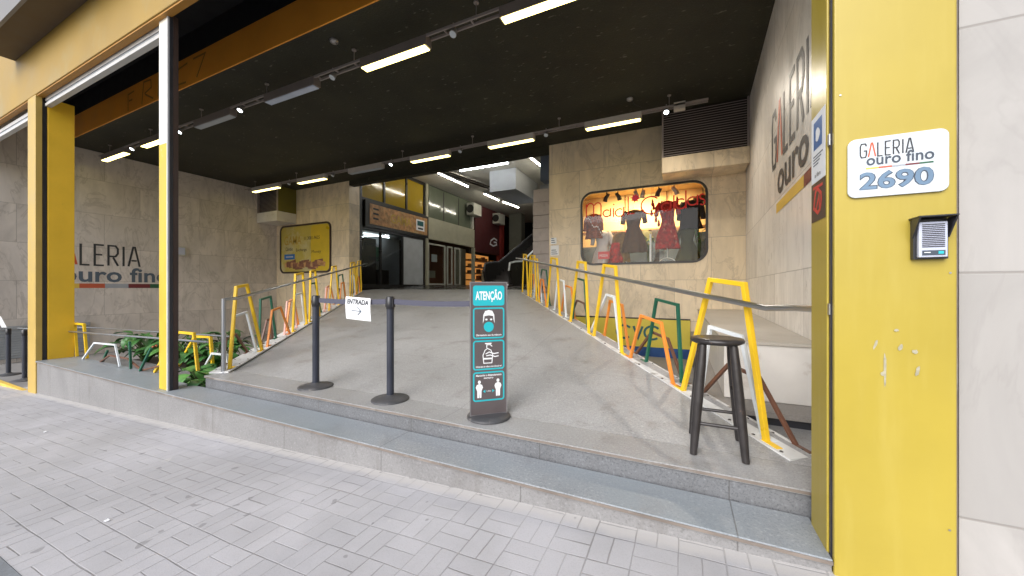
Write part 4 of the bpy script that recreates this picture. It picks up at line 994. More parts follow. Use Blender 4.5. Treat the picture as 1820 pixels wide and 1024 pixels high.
# ------------------------------------------------------------------ money exchange poster window (left)
gm = thing('exchange_poster', 'dull yellow GAMA money exchange poster in a rounded dark frame', 'sign', (-12.7, GY, 1.64))
mb = MB(); pts = rrect(-14.1, -11.31, 1.65, 3.42, .2); mb.slab([(p[0], GY - .02, p[1]) for p in pts], (0, 1, 0), .016, 'gama_olive')
mb.poly([(p[0], GY - .022, p[1]) for p in rrect(-12.35, -11.36, 1.7, 3.37, .15)], 'gama_yellow'); mb.obj('board', gm)
mb = MB(); mb.strip(pts, .06, .04, lambda u, v, n: Vector((u, GY - .043 + n, v)), 'brown_metal', True); mb.obj('frame', gm)
mb = MB(); f = plane((-14.1, GY - .0235, 1.65), (1, 0, 0), (0, 0, 1), (0, -1, 0))
mb.text('GAMA', f, .22, 1.05, 1.0, .34, 'gama_gold', .01); mb.text('11 3081-9625', f, 1.38, 1.2, .85, .12, 'ink'); mb.text('Câmbio', f, .3, .83, .42, .14, 'ink'); mb.text('Exchange', f, .92, .76, .6, .14, 'ink'); mb.text('Money', f, 1.8, .66, .5, .14, 'ink')
mb.poly([f(.22, .5), f(.84, .5), f(.84, .7), f(.22, .7)], 'sticker_blue'); mb.poly([f(.32, .57, .001), f(.74, .57, .001), f(.74, .63, .001), f(.32, .63, .001)], 'logo_grey'); mb.obj('lettering', gm)
mb = MB()
for i in range(16):
    a = R(random.uniform(-14, 14)); cx, cz = .45 + i * .125, .28 + .05 * math.sin(i); w, h = .22, .085 + .02 * (i % 3)
    g = lambda u, v: f(cx + u * math.cos(a) - v * math.sin(a), cz + u * math.sin(a) + v * math.cos(a), .001 + i * .0006)
    mb.poly([g(-w, -h), g(w, -h), g(w, h), g(-w, h)], 'gama_brown' if i % 3 else 'sign_brown')
mb.obj('banknote_print', gm)
mb = MB(); mb.box(-14.399, -14.33, 5.72, 6.02, 2.08, 2.38, 'ac'); mb.box(-14.329, -14.32, 5.76, 5.98, 2.12, 2.34, 'plastic_grey'); tag(mb.obj('junction_box', bevel=.006), 'small grey box on the shaded side wall just past the slim post', 'box')

# ------------------------------------------------------------------ lighting tracks with fittings
def track(y, z, x0, x1, lab, px):
    t = thing('lighting_track', lab, 'track', ((x0 + x1) / 2, y, z)); mb = MB()
    for dy in (-.05, .05): mb.bar((x0, y + dy, z), (x1, y + dy, z), .02, .035, 'track')
    x = x0 + .1
    while x < x1: mb.bar((x, y - .04, z), (x, y + .04, z), .015, .025, 'track'); x += .42
    mb.obj('rail', t); mb = MB(); x = x0 + .5
    while x < x1: mb.tube([(x, y, z + .012), (x, y, CZ)], .006, 'track', 6); mb.lathe(x, y, [(.035, CZ - .02), (.035, CZ - .001)], 'track', 10); x += 2.2
    mb.obj('hanger_rod', t); return t
T1, T2, TZ = 4.03, 7.55, 4.5
track(T1, TZ + .03, -13.9, 1.0, 'front dark lighting track hung parallel to the yellow band', 0)
track(T2, TZ + .03, -13.9, .46, 'rear grey lighting track hung in front of the back walls', 0)
def fixture(x0, x1, y, lit, lab, grp, dark):
    t = thing('light_fixture', lab, 'ceiling light', ((x0 + x1) / 2, y, TZ), grp); k = 'fix_dark' if dark else 'fix_body'
    mb = MB(); mb.box(x0, x1, y - .065, y + .065, TZ - .095, TZ + .045, k) ; mb.obj('housing', t, .006)
    mb = MB(); mb.box(x0 + .03, x1 - .03, y - .056, y + .056, TZ - .108, TZ - .0955, {1: 'diff_on', 0: 'diff_off', 2: 'diff_blue'}[lit]); mb.obj('diffuser', t)
G1, G2 = 'fittings on the front track', 'fittings on the rear track'
for x0, x1, lit, lab in ((-13.75, -12.4, 1, 'lit yellowish light next to the side wall on the front track'), (-11.55, -10.2, 1, 'lit yellowish light partly behind the slim post on front track'),
                         (-9.17, -7.85, 0, 'unlit grey light on front track just past the slim post'), (-6.79, -5.45, 2, 'unlit bluish light on front track, before the lit one'),
                         (-4.41, -3.16, 1, 'lit yellowish light on front track above the middle of ramp'), (-2.04, -.8, 1, 'lit yellowish light on front track nearest the yellow pillar')):
    fixture(x0, x1, T1, lit, lab, G1, True)
for x0, x1, lit, lab in ((-13.5, -12.05, 1, 'lit light on rear track below the olive sided vent'), (-11.1, -9.8, 1, 'lit light on rear track above the end of the exchange poster wall'),
                         (-8.8, -7.5, 0, 'unlit grey light on rear track above the gallery shop'), (-6.5, -5.26, 1, 'lit light on rear track before the middle of the opening'),
                         (-4.16, -2.98, 1, 'lit light on rear track where opening meets the window wall'), (-1.83, -.7, 1, 'lit light on rear track above the clothes shop window')):
    fixture(x0, x1, T2, lit, lab, G2, False)
def spot(x, y, on, lab, grp):
    t = thing('spotlight', lab, 'spotlight', (x, y, TZ), grp)
    mb = MB(); mb.tube([(x, y, TZ + .1), (x, y, TZ + .0)], .012, 'spot_body', 8); mb.tube([(x, y + .03, TZ + .03), (x, y - .02, TZ - .06)], .035, 'spot_body', 12, .05); mb.obj('head', t)
    mb = MB(); d = Vector((0, -.05, -.09)).normalized(); c = Vector((x, y - .02, TZ - .06)) + d * .002; a = Vector((1, 0, 0)); b = d.cross(a)
    mb.poly([c + (a * math.cos(q) + b * math.sin(q)) * .044 for q in [i * math.pi / 8 for i in range(16)]], 'spot_on' if on else 'sign_white'); mb.obj('lens', t)
    if on:                                                            # a lit lamp
        ld = bpy.data.lights.new('spot_lamp', 'SPOT'); ld.energy = on; ld.spot_size = R(165); ld.spot_blend = 1; ld.color = (1, .9, .76); ld.shadow_soft_size = .05
        lo = bpy.data.objects.new('spot_lamp', ld); C.objects.link(lo); lo.parent = t; lo.location = c - Vector((x, y, TZ)) + d * .03; lo.rotation_euler = (R(-22), 0, 0)
S1, S2 = 'spots on the front track', 'spots on the rear track'
for x, on, lab in ((-12.1, 10, 'lit round spot next to the side wall light on front track'), (-9.85, 25, 'lit round spot just past the slim post'), (-7.6, 25, 'lit round spot between the two unlit front track lights'),
                   (-5.07, 0, 'unlit round spot beside the bluish light'), (-2.75, 0, 'unlit round spot between the two largest lit lights')):
    spot(x, T1, on, lab, S1)
for x, on, lab in ((-11.55, 0, 'unlit small spot between the two lights over the exchange poster'), (-9.5, 0, 'unlit small spot above the marble corner of the gallery opening'), (-7.2, 40, 'lit small spot beside the unlit rear track light'),
                   (-4.95, 0, 'unlit small spot over the middle of the gallery opening'), (-2.7, 0, 'unlit small spot near the corner of the window wall'), (-.25, 125, 'lit small spot in front of the brown louvred vent')):
    spot(x, T2, on, lab, S2)
mb = MB(); mb.box(-.12, .08, T2 - .06, T2 + .06, TZ - .06, TZ + .08, 'fix_body'); tag(mb.obj('junction_box', bevel=.005), 'grey box on the rear track in front of the louvred vent', 'box')
for x, y, lab in ((-4.7, 3.75, 'small ceiling detector with a wire near the yellow band'), (-.9, 7.36, 'small ceiling detector above the shop window light')):
    t = thing('smoke_detector', lab, 'detector', (x, y, CZ)); mb = MB(); mb.lathe(x, y, [(.03, CZ - .05), (.06, CZ - .03), (.06, CZ - .001)], 'spot_body', 14); mb.obj('body', t)
    mb = MB(); mb.tube([(x + .03, y, CZ - .04), (x + .08, y + .03, CZ - .12), (x + .22, y + .05, CZ - .2)], .004, 'black_metal', 5); mb.obj('wire', t)

# ------------------------------------------------------------------ the gallery behind
GX = -10.4
s1 = thing('exchange_shop', 'black framed exchange shop with yellow upper panes and brown sign', 'shop', (GX, 11, 1.2))
fy = plane((GX, 0, 0), (0, 1, 0), (0, 0, 1), (1, 0, 0))
mb = MB(); ya, yb2 = 9.36, 13.0
for z0, z1 in ((1.05, 1.2), (3.2, 3.34), (4.26, 4.36), (5.66, 5.77)): mb.box(GX - .1, GX, ya, yb2, z0, z1, 'frame_black')
for y0 in (ya, 12.9): mb.box(GX - .1, GX + .002, y0, y0 + .1, 1.0, 5.78, 'frame_black')
for y0 in (10.5, 11.75): mb.box(GX - .1, GX + .001, y0, y0 + .1, 4.365, 5.655, 'frame_black')
for y0 in (10.35, 11.55): mb.box(GX - .1, GX + .001, y0, y0 + .06, 1.21, 3.19, 'frame_black')
mb.obj('frame', s1)
for y0, y1 in ((9.465, 10.495), (10.605, 11.745), (11.855, 12.895)):
    mb = MB(); mb.box(GX - .06, GX - .04, y0, y1, 4.362, 5.658, 'yellow_pane'); mb.obj('upper_pane', s1)
mb = MB(); mb.box(GX + .003, GX + .07, 9.55, 13.15, 3.3, 4.28, 'frame_black'); mb.box(GX + .071, GX + .08, 9.75, 13.05, 3.42, 4.17, 'sign_brown'); sg = mb.obj('sign_band', s1)
mb = MB(); g = plane((GX + .083, 9.75, 3.42), (0, 1, 0), (0, 0, 1), (1, 0, 0))
mb.text('GAMA', g, 1.05, .2, 1.2, .36, 'gama_gold', .015)
for i in range(3): mb.poly([g(.15, .55 - .18 * i), g(.42, .55 - .18 * i), g(.42, .62 - .18 * i), g(.15, .62 - .18 * i)], 'ink')
mb.obj('emblem', sg); mb = MB(); mb.poly([g(2.55, .14), g(3.1, .14), g(3.1, .62), g(2.55, .62)], 'paper'); mb.poly([g(2.62, .35, .001), g(3.03, .35, .001), g(3.03, .56, .001), g(2.62, .56, .001)], 'cvc_ink'); mb.poly([g(2.66, .2, .001), g(3.0, .2, .001), g(3.0, .27, .001), g(2.66, .27, .001)], 'ink')
mb.obj('sign_lettering', sg)
mb = MB()
for y0, y1 in ((9.465, 10.345), (10.415, 11.545)): mb.add([(GX - .05, y0, 1.2), (GX - .05, y1, 1.2), (GX - .05, y1, 3.2), (GX - .05, y0, 3.2)], [(0, 1, 2, 3)], 'int_glass')
mb.obj('pane', s1)
mb = MB(); mb.box(GX - .06, GX - .03, 11.615, 12.895, 1.21, 3.19, 'shop_wall'); mb.obj('side_panel', s1)
mb = MB(); mb.box(GX - 1.6, GX - 1.5, 9.4, 13, 1.1, 3.3, 'shop_wall'); mb.box(GX - 1.6, GX - .11, 9.4, 13, 3.31, 3.36, 'shop_wall'); mb.box(GX - 1.49, GX - 1.0, 9.6, 10.2, 1.2, 1.95, 'dark'); mb.box(GX - .6, GX - .55, 10.0, 10.65, 1.21, 3.0, 'dark')
mb.box(GX - 1.49, GX - 1.3, 10.9, 11.6, 2.2, 2.8, 'tube_green'); mb.box(GX - 1.2, GX - .7, 10.9, 11.5, 1.2, 1.8, 'dark'); mb.obj('shop_interior', s1)
mb = MB(); g = plane((GX - .046, 9.5, 0), (0, 1, 0), (0, 0, 1), (1, 0, 0)); mb.text('CÂMBIO', g, .12, 2.62, .6, .16, 'ink'); mb.obj('door_lettering', s1); mb = MB(); mb.text('TURISMO', g, .3, 2.1, .55, .14, 'ink'); mb.obj('door_lettering', s1)
mb = MB(); mb.box(GX - 1.2, GX - 1.14, 10.6, 12.0, 3.24, 3.28, 'tube_dim'); mb.obj('ceiling_tube', s1)

s2 = thing('upper_gallery_shop', 'shop with a pale beige band under grey green glass', 'shop', (GX, 15, 1.2))
mb = MB(); mb.box(GX - .1, GX + .05, 13.17, 17.2, 3.3, 4.28, 'beige_band'); mb.obj('band', s2)
mb = MB(); mb.box(GX - .06, GX - .02, 13.3, 17.1, 4.285, 5.77, 'green_pane'); mb.box(GX - .019, GX - .008, 14.4, 14.45, 4.3, 5.7, 'dark'); mb.box(GX - .019, GX - .008, 15.7, 15.75, 4.3, 5.7, 'dark'); mb.obj('upper_pane', s2)
mb = MB(); mb.box(GX - .1, GX + .06, 13.01, 13.16, 1.1, 5.77, 'beige_band'); mb.obj('side_post', s2); mb = MB(); mb.box(GX - .1, GX + .05, 17.105, 17.25, 1.1, 3.29, 'beige_band'); mb.box(GX - .1, GX + .07, 16.9, 17.1, 4.3, 5.2, 'ac'); mb.obj('side_post', s2)
mb = MB()
for y0, y1 in ((13.25, 14.6), (14.75, 15.2), (15.4, 15.95)):
    mb.strip(rrect(y0 + .04, y1 - .04, 1.24, 3.1, .02, 2), .07, .05, lambda u, v, n: Vector((GX - .08 + n, u, v)), 'ac', True)
dr = mb.obj('door_frame', s2)
mb = MB(); mb.box(GX - 1.3, GX - 1.2, 13.2, 17.1, 1.1, 3.3, 'wood_red'); mb.box(GX - .6, GX - .5, 13.4, 14.4, 1.2, 1.9, 'beige_band'); mb.box(GX - .5, GX - .4, 13.4, 14.4, 1.21, 1.55, 'wood_red'); mb.box(GX - .2, GX - .17, 13.7, 14.1, 2.3, 2.65, 'paper'); mb.box(GX - .5, GX - .4, 16.0, 17.0, 1.2, 3.2, 'beige_band'); mb.obj('shop_interior', s2)
mb = MB(); mb.add([(GX - .1, 13.2, 1.2), (GX - .1, 17.1, 1.2), (GX - .1, 17.1, 3.25), (GX - .1, 13.2, 3.25)], [(0, 1, 2, 3)], 'int_glass'); mb.obj('pane', s2)

s3 = thing('red_shop', 'dark red shop front with a white swirl above orange lit shelves', 'shop', (GX, 19, 1.2))
mb = MB(); mb.box(GX - .1, GX + .05, 17.26, 20.6, 3.1, 5.77, 'darkred'); mb.box(GX - .1, GX + .12, 20.1, 20.55, 1.2, 3.09, 'redpost'); mb.box(GX + .055, GX + .2, 20.2, 20.6, 1.2, 5.77, 'redpost'); mb.obj('wall', s3)
mb = MB(); g = plane((GX + .054, 18.9, 3.6), (0, 1, 0), (0, 0, 1), (1, 0, 0)); mb.strip([(1.0, .42), (.6, .5), (.2, .32), (.1, .1), (.5, .02), (.95, .14), (.9, .28), (.55, .26)], .09, 0, g, 'paper'); mb.obj('swirl_sign', s3)
mb = MB(); mb.box(GX - 1.0, GX - .9, 17.3, 20.5, 1.2, 3.09, 'shop_orange'); mb.obj('lit_back', s3)
mb = MB()
for i in range(4): mb.box(GX - .85, GX - .3, 17.4, 20.4, 1.5 + .38 * i, 1.56 + .38 * i, 'shelf_wood')
for i in range(26):
    z = 1.56 + .38 * (i % 4); y0 = 17.5 + random.uniform(0, 2.8); mb.box(GX - .7, GX - .45, y0, y0 + .1, z, z + random.uniform(.12, .27), random.choice(('wood_red', 'gama_gold', 'shelf_wood', 'dark')))
mb.box(GX - .2, GX - .1, 18.4, 19.3, 1.2, 2.1, 'beige_band'); mb.obj('shelf', s3)
mb = MB(); mb.box(-9.9, -9.05, 20.7, 21.3, 1.2, 5.77, 'column'); tag(mb.obj('grey_column', bevel=.01), 'grey green column at the end of the red shop front', 'column')
mb = MB(); mb.box(-9.6, -9.2, 20.45, 20.65, 1.2, 2.6, 'ac'); mb.box(-9.5, -9.3, 20.43, 20.447, 2.1, 2.25, 'ink'); mb.box(-9.5, -9.3, 20.43, 20.447, 1.6, 1.75, 'ink'); tag(mb.obj('wall_cabinet', bevel=.01), 'pale cabinet with two dark slots at the foot of grey column', 'cabinet')
mb = MB(); mb.box(-8.6, -7.5, 23.75, 23.95, 1.25, 2.7, 'shop_orange'); mb.box(-8.5, -8.1, 23.6, 23.74, 1.25, 2.0, 'shelf_wood'); tag(mb.obj('far_shop', bevel=.01), 'tiny orange lit shop at the far end below the dark wall', 'shop')
def acunit(x, y, z, lab, rot):
    t = thing('air_conditioner', lab, 'air conditioner', (x, y, z), 'air conditioners in the gallery'); mb = MB()
    if rot: mb.box(x, x + .45, y, y + .8, z, z + .62, 'ac')
    else: mb.box(x, x + .8, y, y + .45, z, z + .6, 'ac')
    mb.obj('casing', t, .015); mb = MB(); q = [(.22 * math.cos(a), .22 * math.sin(a)) for a in [i * math.pi / 10 for i in range(20)]]
    mb.add([(x + .22 + u, y - .004, z + .31 + v) for u, v in q], [tuple(range(20))], 'frame_black'); mb.obj('fan_opening', t)
acunit(-10.3, 16.3, 4.95, 'nearest pale air conditioner above the grey green glass', True)
acunit(-10.3, 19.2, 4.95, 'pale air conditioner above the dark red shop front', True)
acunit(-9.0, 22.5, 4.75, 'air conditioner in shade right of the grey column', True)
dk = MB(); dk.box(-7.0, -5.83, 12.8, 15.2, 4.93, 5.777, 'duct'); tag(dk.obj('duct_box', bevel=.01), 'big grey duct box hanging from the gallery ceiling', 'duct')
mb = MB(); mb.box(-5.82, -3.15, 15.5, 16, 4.9, 5.77, 'duct'); tag(mb.obj('bulkhead', bevel=.01), 'grey bulkhead behind the hanging duct box', 'bulkhead')
for i, (a, b, k, lab) in enumerate((((-7.75, 11.8), (-5.68, 11.8), 'tube_cool', 'lit tube lying across the gallery in front of duct box'), ((-8.7, 11.4), (-8.65, 13.8), 'tube_on', 'lit tube running inward nearest the exchange shop'),
                            ((-4.75, 11.4), (-4.7, 13.6), 'tube_on', 'lit tube running inward beside the window wall'), ((-8.6, 15.2), (-8.55, 16.6), 'tube_on', 'short lit tube in front of grey column'), ((-8.5, 17.0), (-8.3, 18.6), 'tube_on', 'farthest short lit tube left of the dark teal wall'))):
    t = thing('tube_light', lab, 'tube light', ((a[0] + b[0]) / 2, (a[1] + b[1]) / 2, 5.6), 'tube lights in the gallery')
    mb = MB(); mb.bar((a[0], a[1], 5.66), (b[0], b[1], 5.66), .1, .06, 'duct'); mb.obj('batten', t); mb = MB(); mb.tube([(a[0], a[1], 5.605), (b[0], b[1], 5.605)], .022, k, 8)
    mb.obj('tube', t)
t = thing('tube_light', 'low lit tube on the dark teal wall above the escalator', 'tube light', (-5, 15, 4.5), 'tube lights in the gallery')
mb = MB(); mb.bar((-4.95, 14.0, 3.87), (-4.85, 16.6, 4.3), .1, .05, 'dark'); mb.obj('batten', t); mb = MB(); mb.tube([(-4.95, 14.0, 3.82), (-4.85, 16.6, 4.25)], .03, 'tube_cool', 8); mb.obj('tube', t)
mb = MB(); mb.tube([(-9.3, 9.2, 5.74), (-7.9, 16.5, 5.74)], .035, 'conduit', 8); mb.tube([(-9.0, 9.2, 5.72), (-7.6, 16.5, 5.72)], .03, 'conduit', 8); tag(mb.obj('ceiling_pipe'), 'pair of dark pipes running along the gallery ceiling', 'pipe')
es = thing('escalator', 'black escalator with a bright handrail edge climbing inside the gallery', 'escalator', (-6.4, 13, 1.2))
for x in (-7.15, -6.05):
    mb = MB(); k = math.tan(R(30)); pr = [(12.7, 1.2), (12.5, 1.7), (12.6, 2.0), (13.1, 2.08), (13.8, 2.14), (19, 2.14 + 5.2 * k * .78), (19, 1.2)]
    mb.slab([(x, y0, z0) for y0, z0 in pr], (1, 0, 0), .12, 'frame_black'); mb.obj('balustrade', es)
    mb = MB(); mb.tube([(x + .06, y0, z0 + .03) for y0, z0 in pr[1:6]], .04, 'tube_white' if x > -7 else 'rubber', 8); mb.obj('handrail', es)  # white rail colour stands in for light reflecting off the handrail
mb = MB()
for i in range(14): mb.box(-7.02, -6.06, 13 + i * .4, 13.4 + i * .4, 1.15 + i * .18, 1.4 + i * .18, 'dark')
mb.box(-7.02, -6.06, 12.6, 13, 1.16, 1.22, 'steel'); mb.obj('steps', es)
bc = MB(); z = .92
for i in range(8):
    o = random.uniform(-.025, .025); bc.box(-3.72 + o, -3.12, 9.3 + random.uniform(-.02, .02), 9.8, z, z + .352, 'carton'); z += .358
tag(bc.obj('block_column', bevel=.012), 'column of stacked grey blocks behind the edge of window wall', 'column')
mb = MB(); mb.box(-3.72, -3.13, 9.9, 10.3, 4.2, 5.3, 'bluegrey'); mb.box(-3.4, -3.13, 9.89, 9.899, 4.3, 4.7, 'green_sign'); tag(mb.obj('wall_board'), 'blue grey board with a green patch above the stacked blocks', 'board')

# ------------------------------------------------------------------ barrier posts, paper sign, totem, stool
def stanchion(x, y, z, lab, grp, h=.98):
    t = thing('barrier_post', lab, 'barrier post', (x, y, z), grp)
    mb = MB(); mb.lathe(x, y, [(.175, z + .001), (.175, z + .008), (.165, z + .016), (.12, z + .026), (.06, z + .036), (.04, z + .05)], 'rubber', 36); mb.obj('base', t)
    mb = MB(); mb.lathe(x, y, [(.034, z + .03), (.034, z + h - .12)], 'stanchion', 20); mb.obj('post', t)
    mb = MB(); mb.lathe(x, y, [(.037, z + h - .12), (.038, z + h - .118), (.038, z + h - .006), (.03, z + h)], 'plastic_black', 20)
    mb.box(x - .046, x - .036, y - .016, y + .016, z + h - .1, z + h - .02, 'plastic_black'); mb.box(x + .036, x + .046, y - .016, y + .016, z + h - .1, z + h - .02, 'plastic_black'); mb.obj('belt_head', t); return t
GS = 'black barrier posts on the steps'
sA = stanchion(-3.55, 2.61, 0, 'black belt barrier post nearer the steel railing post', GS)
sB = stanchion(-2.5, 2.61, 0, 'black belt barrier post nearer the attention sign', GS)
def belt(p, q, par):
    mb = MB(); n = 10; vs = []
    for i in range(n + 1):
        u = i / n; x = p[0] + (q[0] - p[0]) * u; y = p[1] + (q[1] - p[1]) * u; z = p[2] + (q[2] - p[2]) * u - .012 * math.sin(math.pi * u)
        vs += [(x, y - .001, z - .025), (x, y - .001, z + .025), (x, y + .001, z - .025), (x, y + .001, z + .025)]
    fs = []
    for i in range(n): a = 4 * i; fs += [(a, a + 4, a + 5, a + 1), (a + 2, a + 3, a + 7, a + 6), (a + 1, a + 5, a + 7, a + 3), (a, a + 2, a + 6, a + 4)]
    mb.add(vs, fs, 'belt'); mb.obj('belt', par)
belt((-3.504, 2.61, .93), (-2.546, 2.61, .93), sA); belt((-2.454, 2.61, .93), (-1.5, 2.66, .93), sB)
sC = stanchion(-11.45, 2.3, -.72, 'black barrier post close to the broad pillar at far entrance', 'black barrier posts at the far entrance')
sD = stanchion(-12.45, 2.3, -.72, 'black barrier post under the tilted white sign at far entrance', 'black barrier posts at the far entrance', .95)
mb = MB(); f = plane((-12.62, 2.25, .25), (1, 0, .0), (-.0, -.35, 1), (0, -1, -.35)); mb.slab([f(u, v) for u, v in ((0, 0), (.36, .02), (.42, .26), (.08, .24))], (0, .94, .33), .006, 'paper'); tag(mb.obj('tilted_sign'), 'small tilted white sign on a barrier post at far entrance', 'sign')

mb = MB(); n = 8; g = lambda u, v, k=0: Vector((-3.075 + u + .01 * v, 2.598 - k - .012 * math.sin(v * 11) - .004 * math.sin(u * 14), .75 + v - .05 * u))
vs = []; fs = []
for j in range(n + 1):
    for i in range(n + 1): vs.append(g(.335 * i / n, .225 * j / n))
for j in range(n):
    for i in range(n): a = j * (n + 1) + i; fs.append((a, a + 1, a + n + 2, a + n + 1))
mb.add(vs, fs, 'paper', True); ps_ = mb.obj('paper_sign', fixn=False); tag(ps_, 'white paper reading entrada with an arrow hanging on the belt', 'sign')
mb = MB(); mb.text('ENTRADA', lambda u, v, k=0: g(u, v, .003), .028, .155, .285, .05, 'ink', .03, shear=.1)
for ln in ([(.09, .09), (.215, .09)], [(.17, .13), (.218, .09), (.17, .05)]): mb.strip(ln, .009, 0, lambda u, v, k=0: g(u, v, .003), 'ink_grey')
mb.obj('lettering', ps_)

# totem
TX, TY = -1.43, 2.60
tt = thing('attention_sign', 'tall dark floor sign headed atenção with turquoise picture panels', 'sign', (TX, TY, 0))
mb = MB(); mb.lathe(TX, TY, [(.178, .002), (.178, .014), (.17, .022), (.1, .028)], 'rubber', 40); mb.obj('base', tt)
ang = R(43); ax = Vector((math.cos(ang), math.sin(ang), 0)); nz = Vector((math.sin(ang), -math.cos(ang), 0)); TW, TH = .315, 1.09
f = plane(Vector((TX, TY, .02)) - ax * TW / 2 + nz * .006, ax, (0, 0, 1), nz)
mb = MB(); mb.slab([f(0, 0), f(TW, 0), f(TW, TH), f(0, TH)], -nz, .012, 'totem'); bdd = mb.obj('board', tt, .002)
mb = MB(); e = .004
mb.strip([(0.004, 0.004), (TW - .004, .004), (TW - .004, TH - .004), (.004, TH - .004)], .010, .002, lambda u, v, n: f(u, v, n + .0005), 'totem_edge', True); mb.obj('edge_trim', tt)
mb = MB(); g = lambda u, v, n=0: f(u, v, .0012 + n)
def rr(u0, u1, v0, v1, r, k, n=0): mb.poly([g(u, v, n) for u, v in rrect(u0, u1, v0, v1, r, 4)], k)
rr(.025, .29, .895, 1.06, .02, 'teal'); mb.text('ATENÇÃO', g, .045, .925, .225, .105, 'print_white', .035, n=.0006)
for v0, v1 in ((.625, .88), (.37, .612), (.115, .355)):
    mb.strip(rrect(.031, .284, v0 + .006, v1 - .006, .018, 4), .012, 0, g, 'teal', True)
# 1 masked head
cx, cy = .157, .77
mb.poly([g(cx + u, cy + v) for u, v in ((-.05, -.02), (-.046, .05), (-.03, .082), (0, .09), (.03, .082), (.046, .05), (.05, -.02), (.04, .01), (.036, .04), (.0, .046), (-.036, .04), (-.04, .01))], 'print_white')
mb.poly([g(cx + .042 * math.cos(R(a)), cy - .045 + .042 * math.sin(R(a)) * (1.1 if a > 180 else .9)) for a in range(0, 360, 20)], 'teal')
for dx in (-.02, .02): mb.poly([g(cx + dx + .010 * math.cos(R(a)), cy + .012 + .008 * math.sin(R(a)), .0004) for a in range(0, 360, 45)], 'print_white')
mb.text('Obrigatório uso de máscara', g, .05, .643, .215, .02, 'print_white', .02)
# 2 soap and hands
mb.strip([(.115, .425), (.108, .49), (.125, .53), (.145, .545), (.175, .53), (.19, .49), (.183, .425)], .007, 0, g, 'print_white', True)
mb.poly([g(.113, .455, .0004), g(.186, .455, .0004), g(.188, .468, .0004), g(.111, .468, .0004)], 'print_white')
mb.strip([(.14, .55), (.14, .575), (.17, .575), (.185, .56)], .007, 0, g, 'print_white'); mb.poly([g(.125, .581), g(.18, .581), g(.18, .59), g(.125, .59)], 'print_white')
for ln in ([(.13, .50), (.16, .515), (.2, .50), (.24, .505)], [(.135, .485), (.17, .49), (.21, .475), (.24, .48)]): mb.strip(ln, .008, 0, lambda u, v, n=0: g(u, v, .0008), 'print_white')
mb.text('Higienize as mãos com álcool gel', g, .05, .386, .215, .019, 'print_white', .02)
# 3 two figures keeping apart
mb.text('Mantenha o distanciamento', g, .05, .318, .215, .017, 'print_white', .02); mb.text('seguro', g, .115, .292, .08, .016, 'print_white', .02)
for cx, b in ((.078, .145), (.235, .150)):
    mb.poly([g(cx + u, b + v) for u, v in ((-.017, 0), (-.002, 0), (0, .05), (.002, 0), (.017, 0), (.018, .055), (.03, .085), (.022, .105), (.006, .112), (-.006, .112), (-.022, .105), (-.03, .085), (-.018, .055))], 'print_white')
    mb.poly([g(cx + .0125 * math.cos(R(a)), b + .128 + .0145 * math.sin(R(a))) for a in range(0, 360, 30)], 'print_white')
for x0, d in ((.108, 1), (.206, -1)): mb.poly([g(x0, .195), g(x0 + .02 * d, .208), g(x0 + .02 * d, .182)], 'teal')
mb.text('1,5m', g, .14, .189, .035, .012, 'print_white', .02)
mb.obj('printed_panel', bdd, fixn=False)

# stool
SX, SY = .215, 2.71; SZ = .737
st = thing('bar_stool', 'worn black wooden stool with round seat at the ramp edge', 'stool', (SX, SY, 0))
mb = MB(); mb.lathe(SX, SY, [(.06, SZ - .04), (.135, SZ - .038), (.155, SZ - .028), (.158, SZ - .015), (.150, SZ - .003), (.12, SZ), (.05, SZ - .003)], 'black_wood', 40); mb.obj('seat', st)
top, ft, lean = [], [], {}
for i, (sx, sy) in enumerate(((-1, -1), (1, -1), (1, 1), (-1, 1))):
    a = Vector((SX + sx * .085, SY + sy * .085, SZ - .039)); fx, fyy = SX + sx * .142, SY + sy * .142; b = Vector((fx, fyy, zr(fyy) + .004))
    mb = MB(); mid = [a.lerp(b, u) for u in (0, .2, .5, .8, 1)]
    n = 14; vs = []; rad = (.023, .028, .029, .026, .021)
    ringv = []
    for p, r in zip(mid, rad): ringv.append([(p.x + r * math.cos(2 * math.pi * j / n), p.y + r * math.sin(2 * math.pi * j / n), p.z) for j in range(n)])
    vs = [q for rg in ringv for q in rg]; fs = [(k * n + j, k * n + (j + 1) % n, (k + 1) * n + (j + 1) % n, (k + 1) * n + j) for k in range(4) for j in range(n)]
    mb.add(vs, fs, 'black_wood', True); mb.add(ringv[0], [tuple(range(n))], 'black_wood'); mb.add(ringv[-1], [tuple(range(n))], 'black_wood'); mb.obj('leg', st); lean[i] = (a, b)
for i, j, u in ((0, 1, .72), (1, 2, .62), (2, 3, .72), (3, 0, .62)):
    mb = MB(); mb.tube([lean[i][0].lerp(lean[i][1], u), lean[j][0].lerp(lean[j][1], u)], .011, 'black_wood', 10); mb.obj('rung', st)

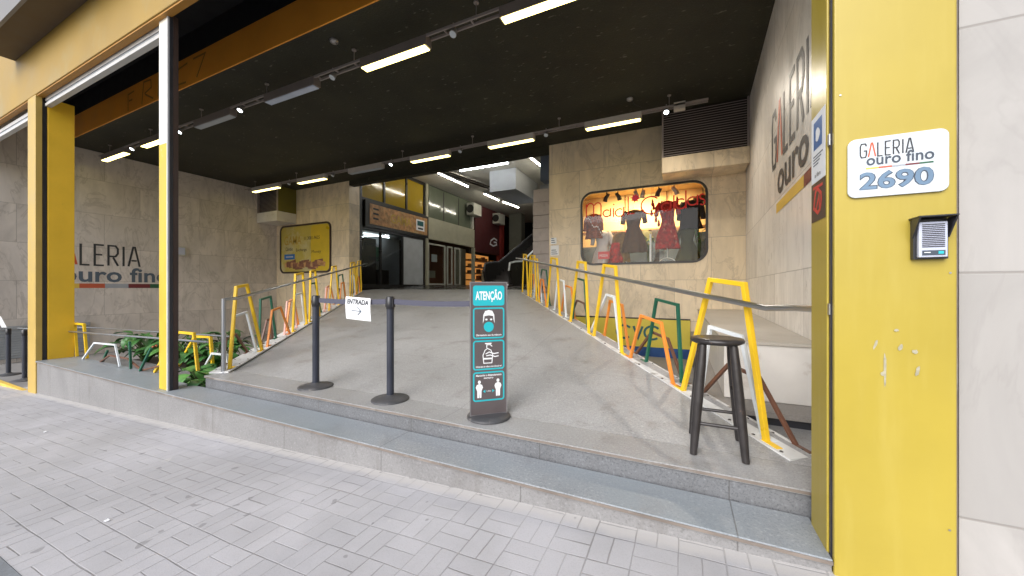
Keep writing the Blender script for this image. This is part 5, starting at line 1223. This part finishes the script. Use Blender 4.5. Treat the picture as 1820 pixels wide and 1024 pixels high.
# small litter on the pavement
for x, y, r, k, lab in ((-6.3, 1.4, .02, 'paper', 'tiny white paper scrap on the pavement beside the step'), (-3.2, .95, .018, 'paper', 'tiny white paper scrap near the pavement kerb')):
    mb = MB(); mb.poly([(x + r * math.cos(a) * random.uniform(.6, 1.2), y + r * math.sin(a) * random.uniform(.6, 1.2), zs(x) + .006 + .004 * math.sin(3 * a)) for a in [i * math.pi / 4 for i in range(8)]], k); tag(mb.obj('paper_scrap'), lab, 'litter')

# ------------------------------------------------------------------ light and camera
w = bpy.data.worlds.new('World'); sc.world = w; w.use_nodes = True; nt = w.node_tree
bg = nt.nodes['Background']
SUN_EL, SUN_AZ = 36, 190                                              # azimuth measured clockwise from +Y
sky = nt.nodes.new('ShaderNodeTexSky'); sky.sky_type = 'NISHITA'; sky.sun_disc = False; sky.sun_elevation = R(SUN_EL); sky.sun_rotation = R(SUN_AZ)
sky.air_density = 1.0; sky.dust_density = 4.0; sky.ozone_density = .6; sky.altitude = 700
hs = node(nt, 'ShaderNodeHueSaturation', None, {'Saturation': .6, 'Color': sky.outputs[0]})
nt.links.new(hs.outputs[0], bg.inputs[0]); bg.inputs[1].default_value = .15
sd = bpy.data.lights.new('sun', 'SUN'); sd.energy = 1.6; sd.angle = R(52); sd.color = (.965, .98, 1)
so = bpy.data.objects.new('sun', sd); C.objects.link(so)
d = Vector((math.sin(R(SUN_AZ)) * math.cos(R(SUN_EL)), math.cos(R(SUN_AZ)) * math.cos(R(SUN_EL)), math.sin(R(SUN_EL))))
so.rotation_euler = d.to_track_quat('Z', 'Y').to_euler(); so.location = d * 40
cam = bpy.data.cameras.new('camera'); co = bpy.data.objects.new('camera', cam); C.objects.link(co)
co.location = (0, 0, 1.06); co.rotation_euler = (R(90), 0, R(25.1)); cam.sensor_width = 36; cam.lens = 640 / 1820 * 36; cam.clip_start = .05; cam.clip_end = 1000
sc.camera = co
sc.view_settings.view_transform = 'Standard'; sc.view_settings.look = 'None'; sc.view_settings.exposure = .66; sc.view_settings.gamma = 1
sc.render.engine = 'CYCLES'
sc.cycles.use_denoising = True
try: sc.cycles.denoiser = 'OPENIMAGEDENOISE'
except Exception: pass
sc.cycles.max_bounces = 8; sc.cycles.diffuse_bounces = 5; sc.cycles.transparent_max_bounces = 12
sc.cycles.sample_clamp_indirect = 6
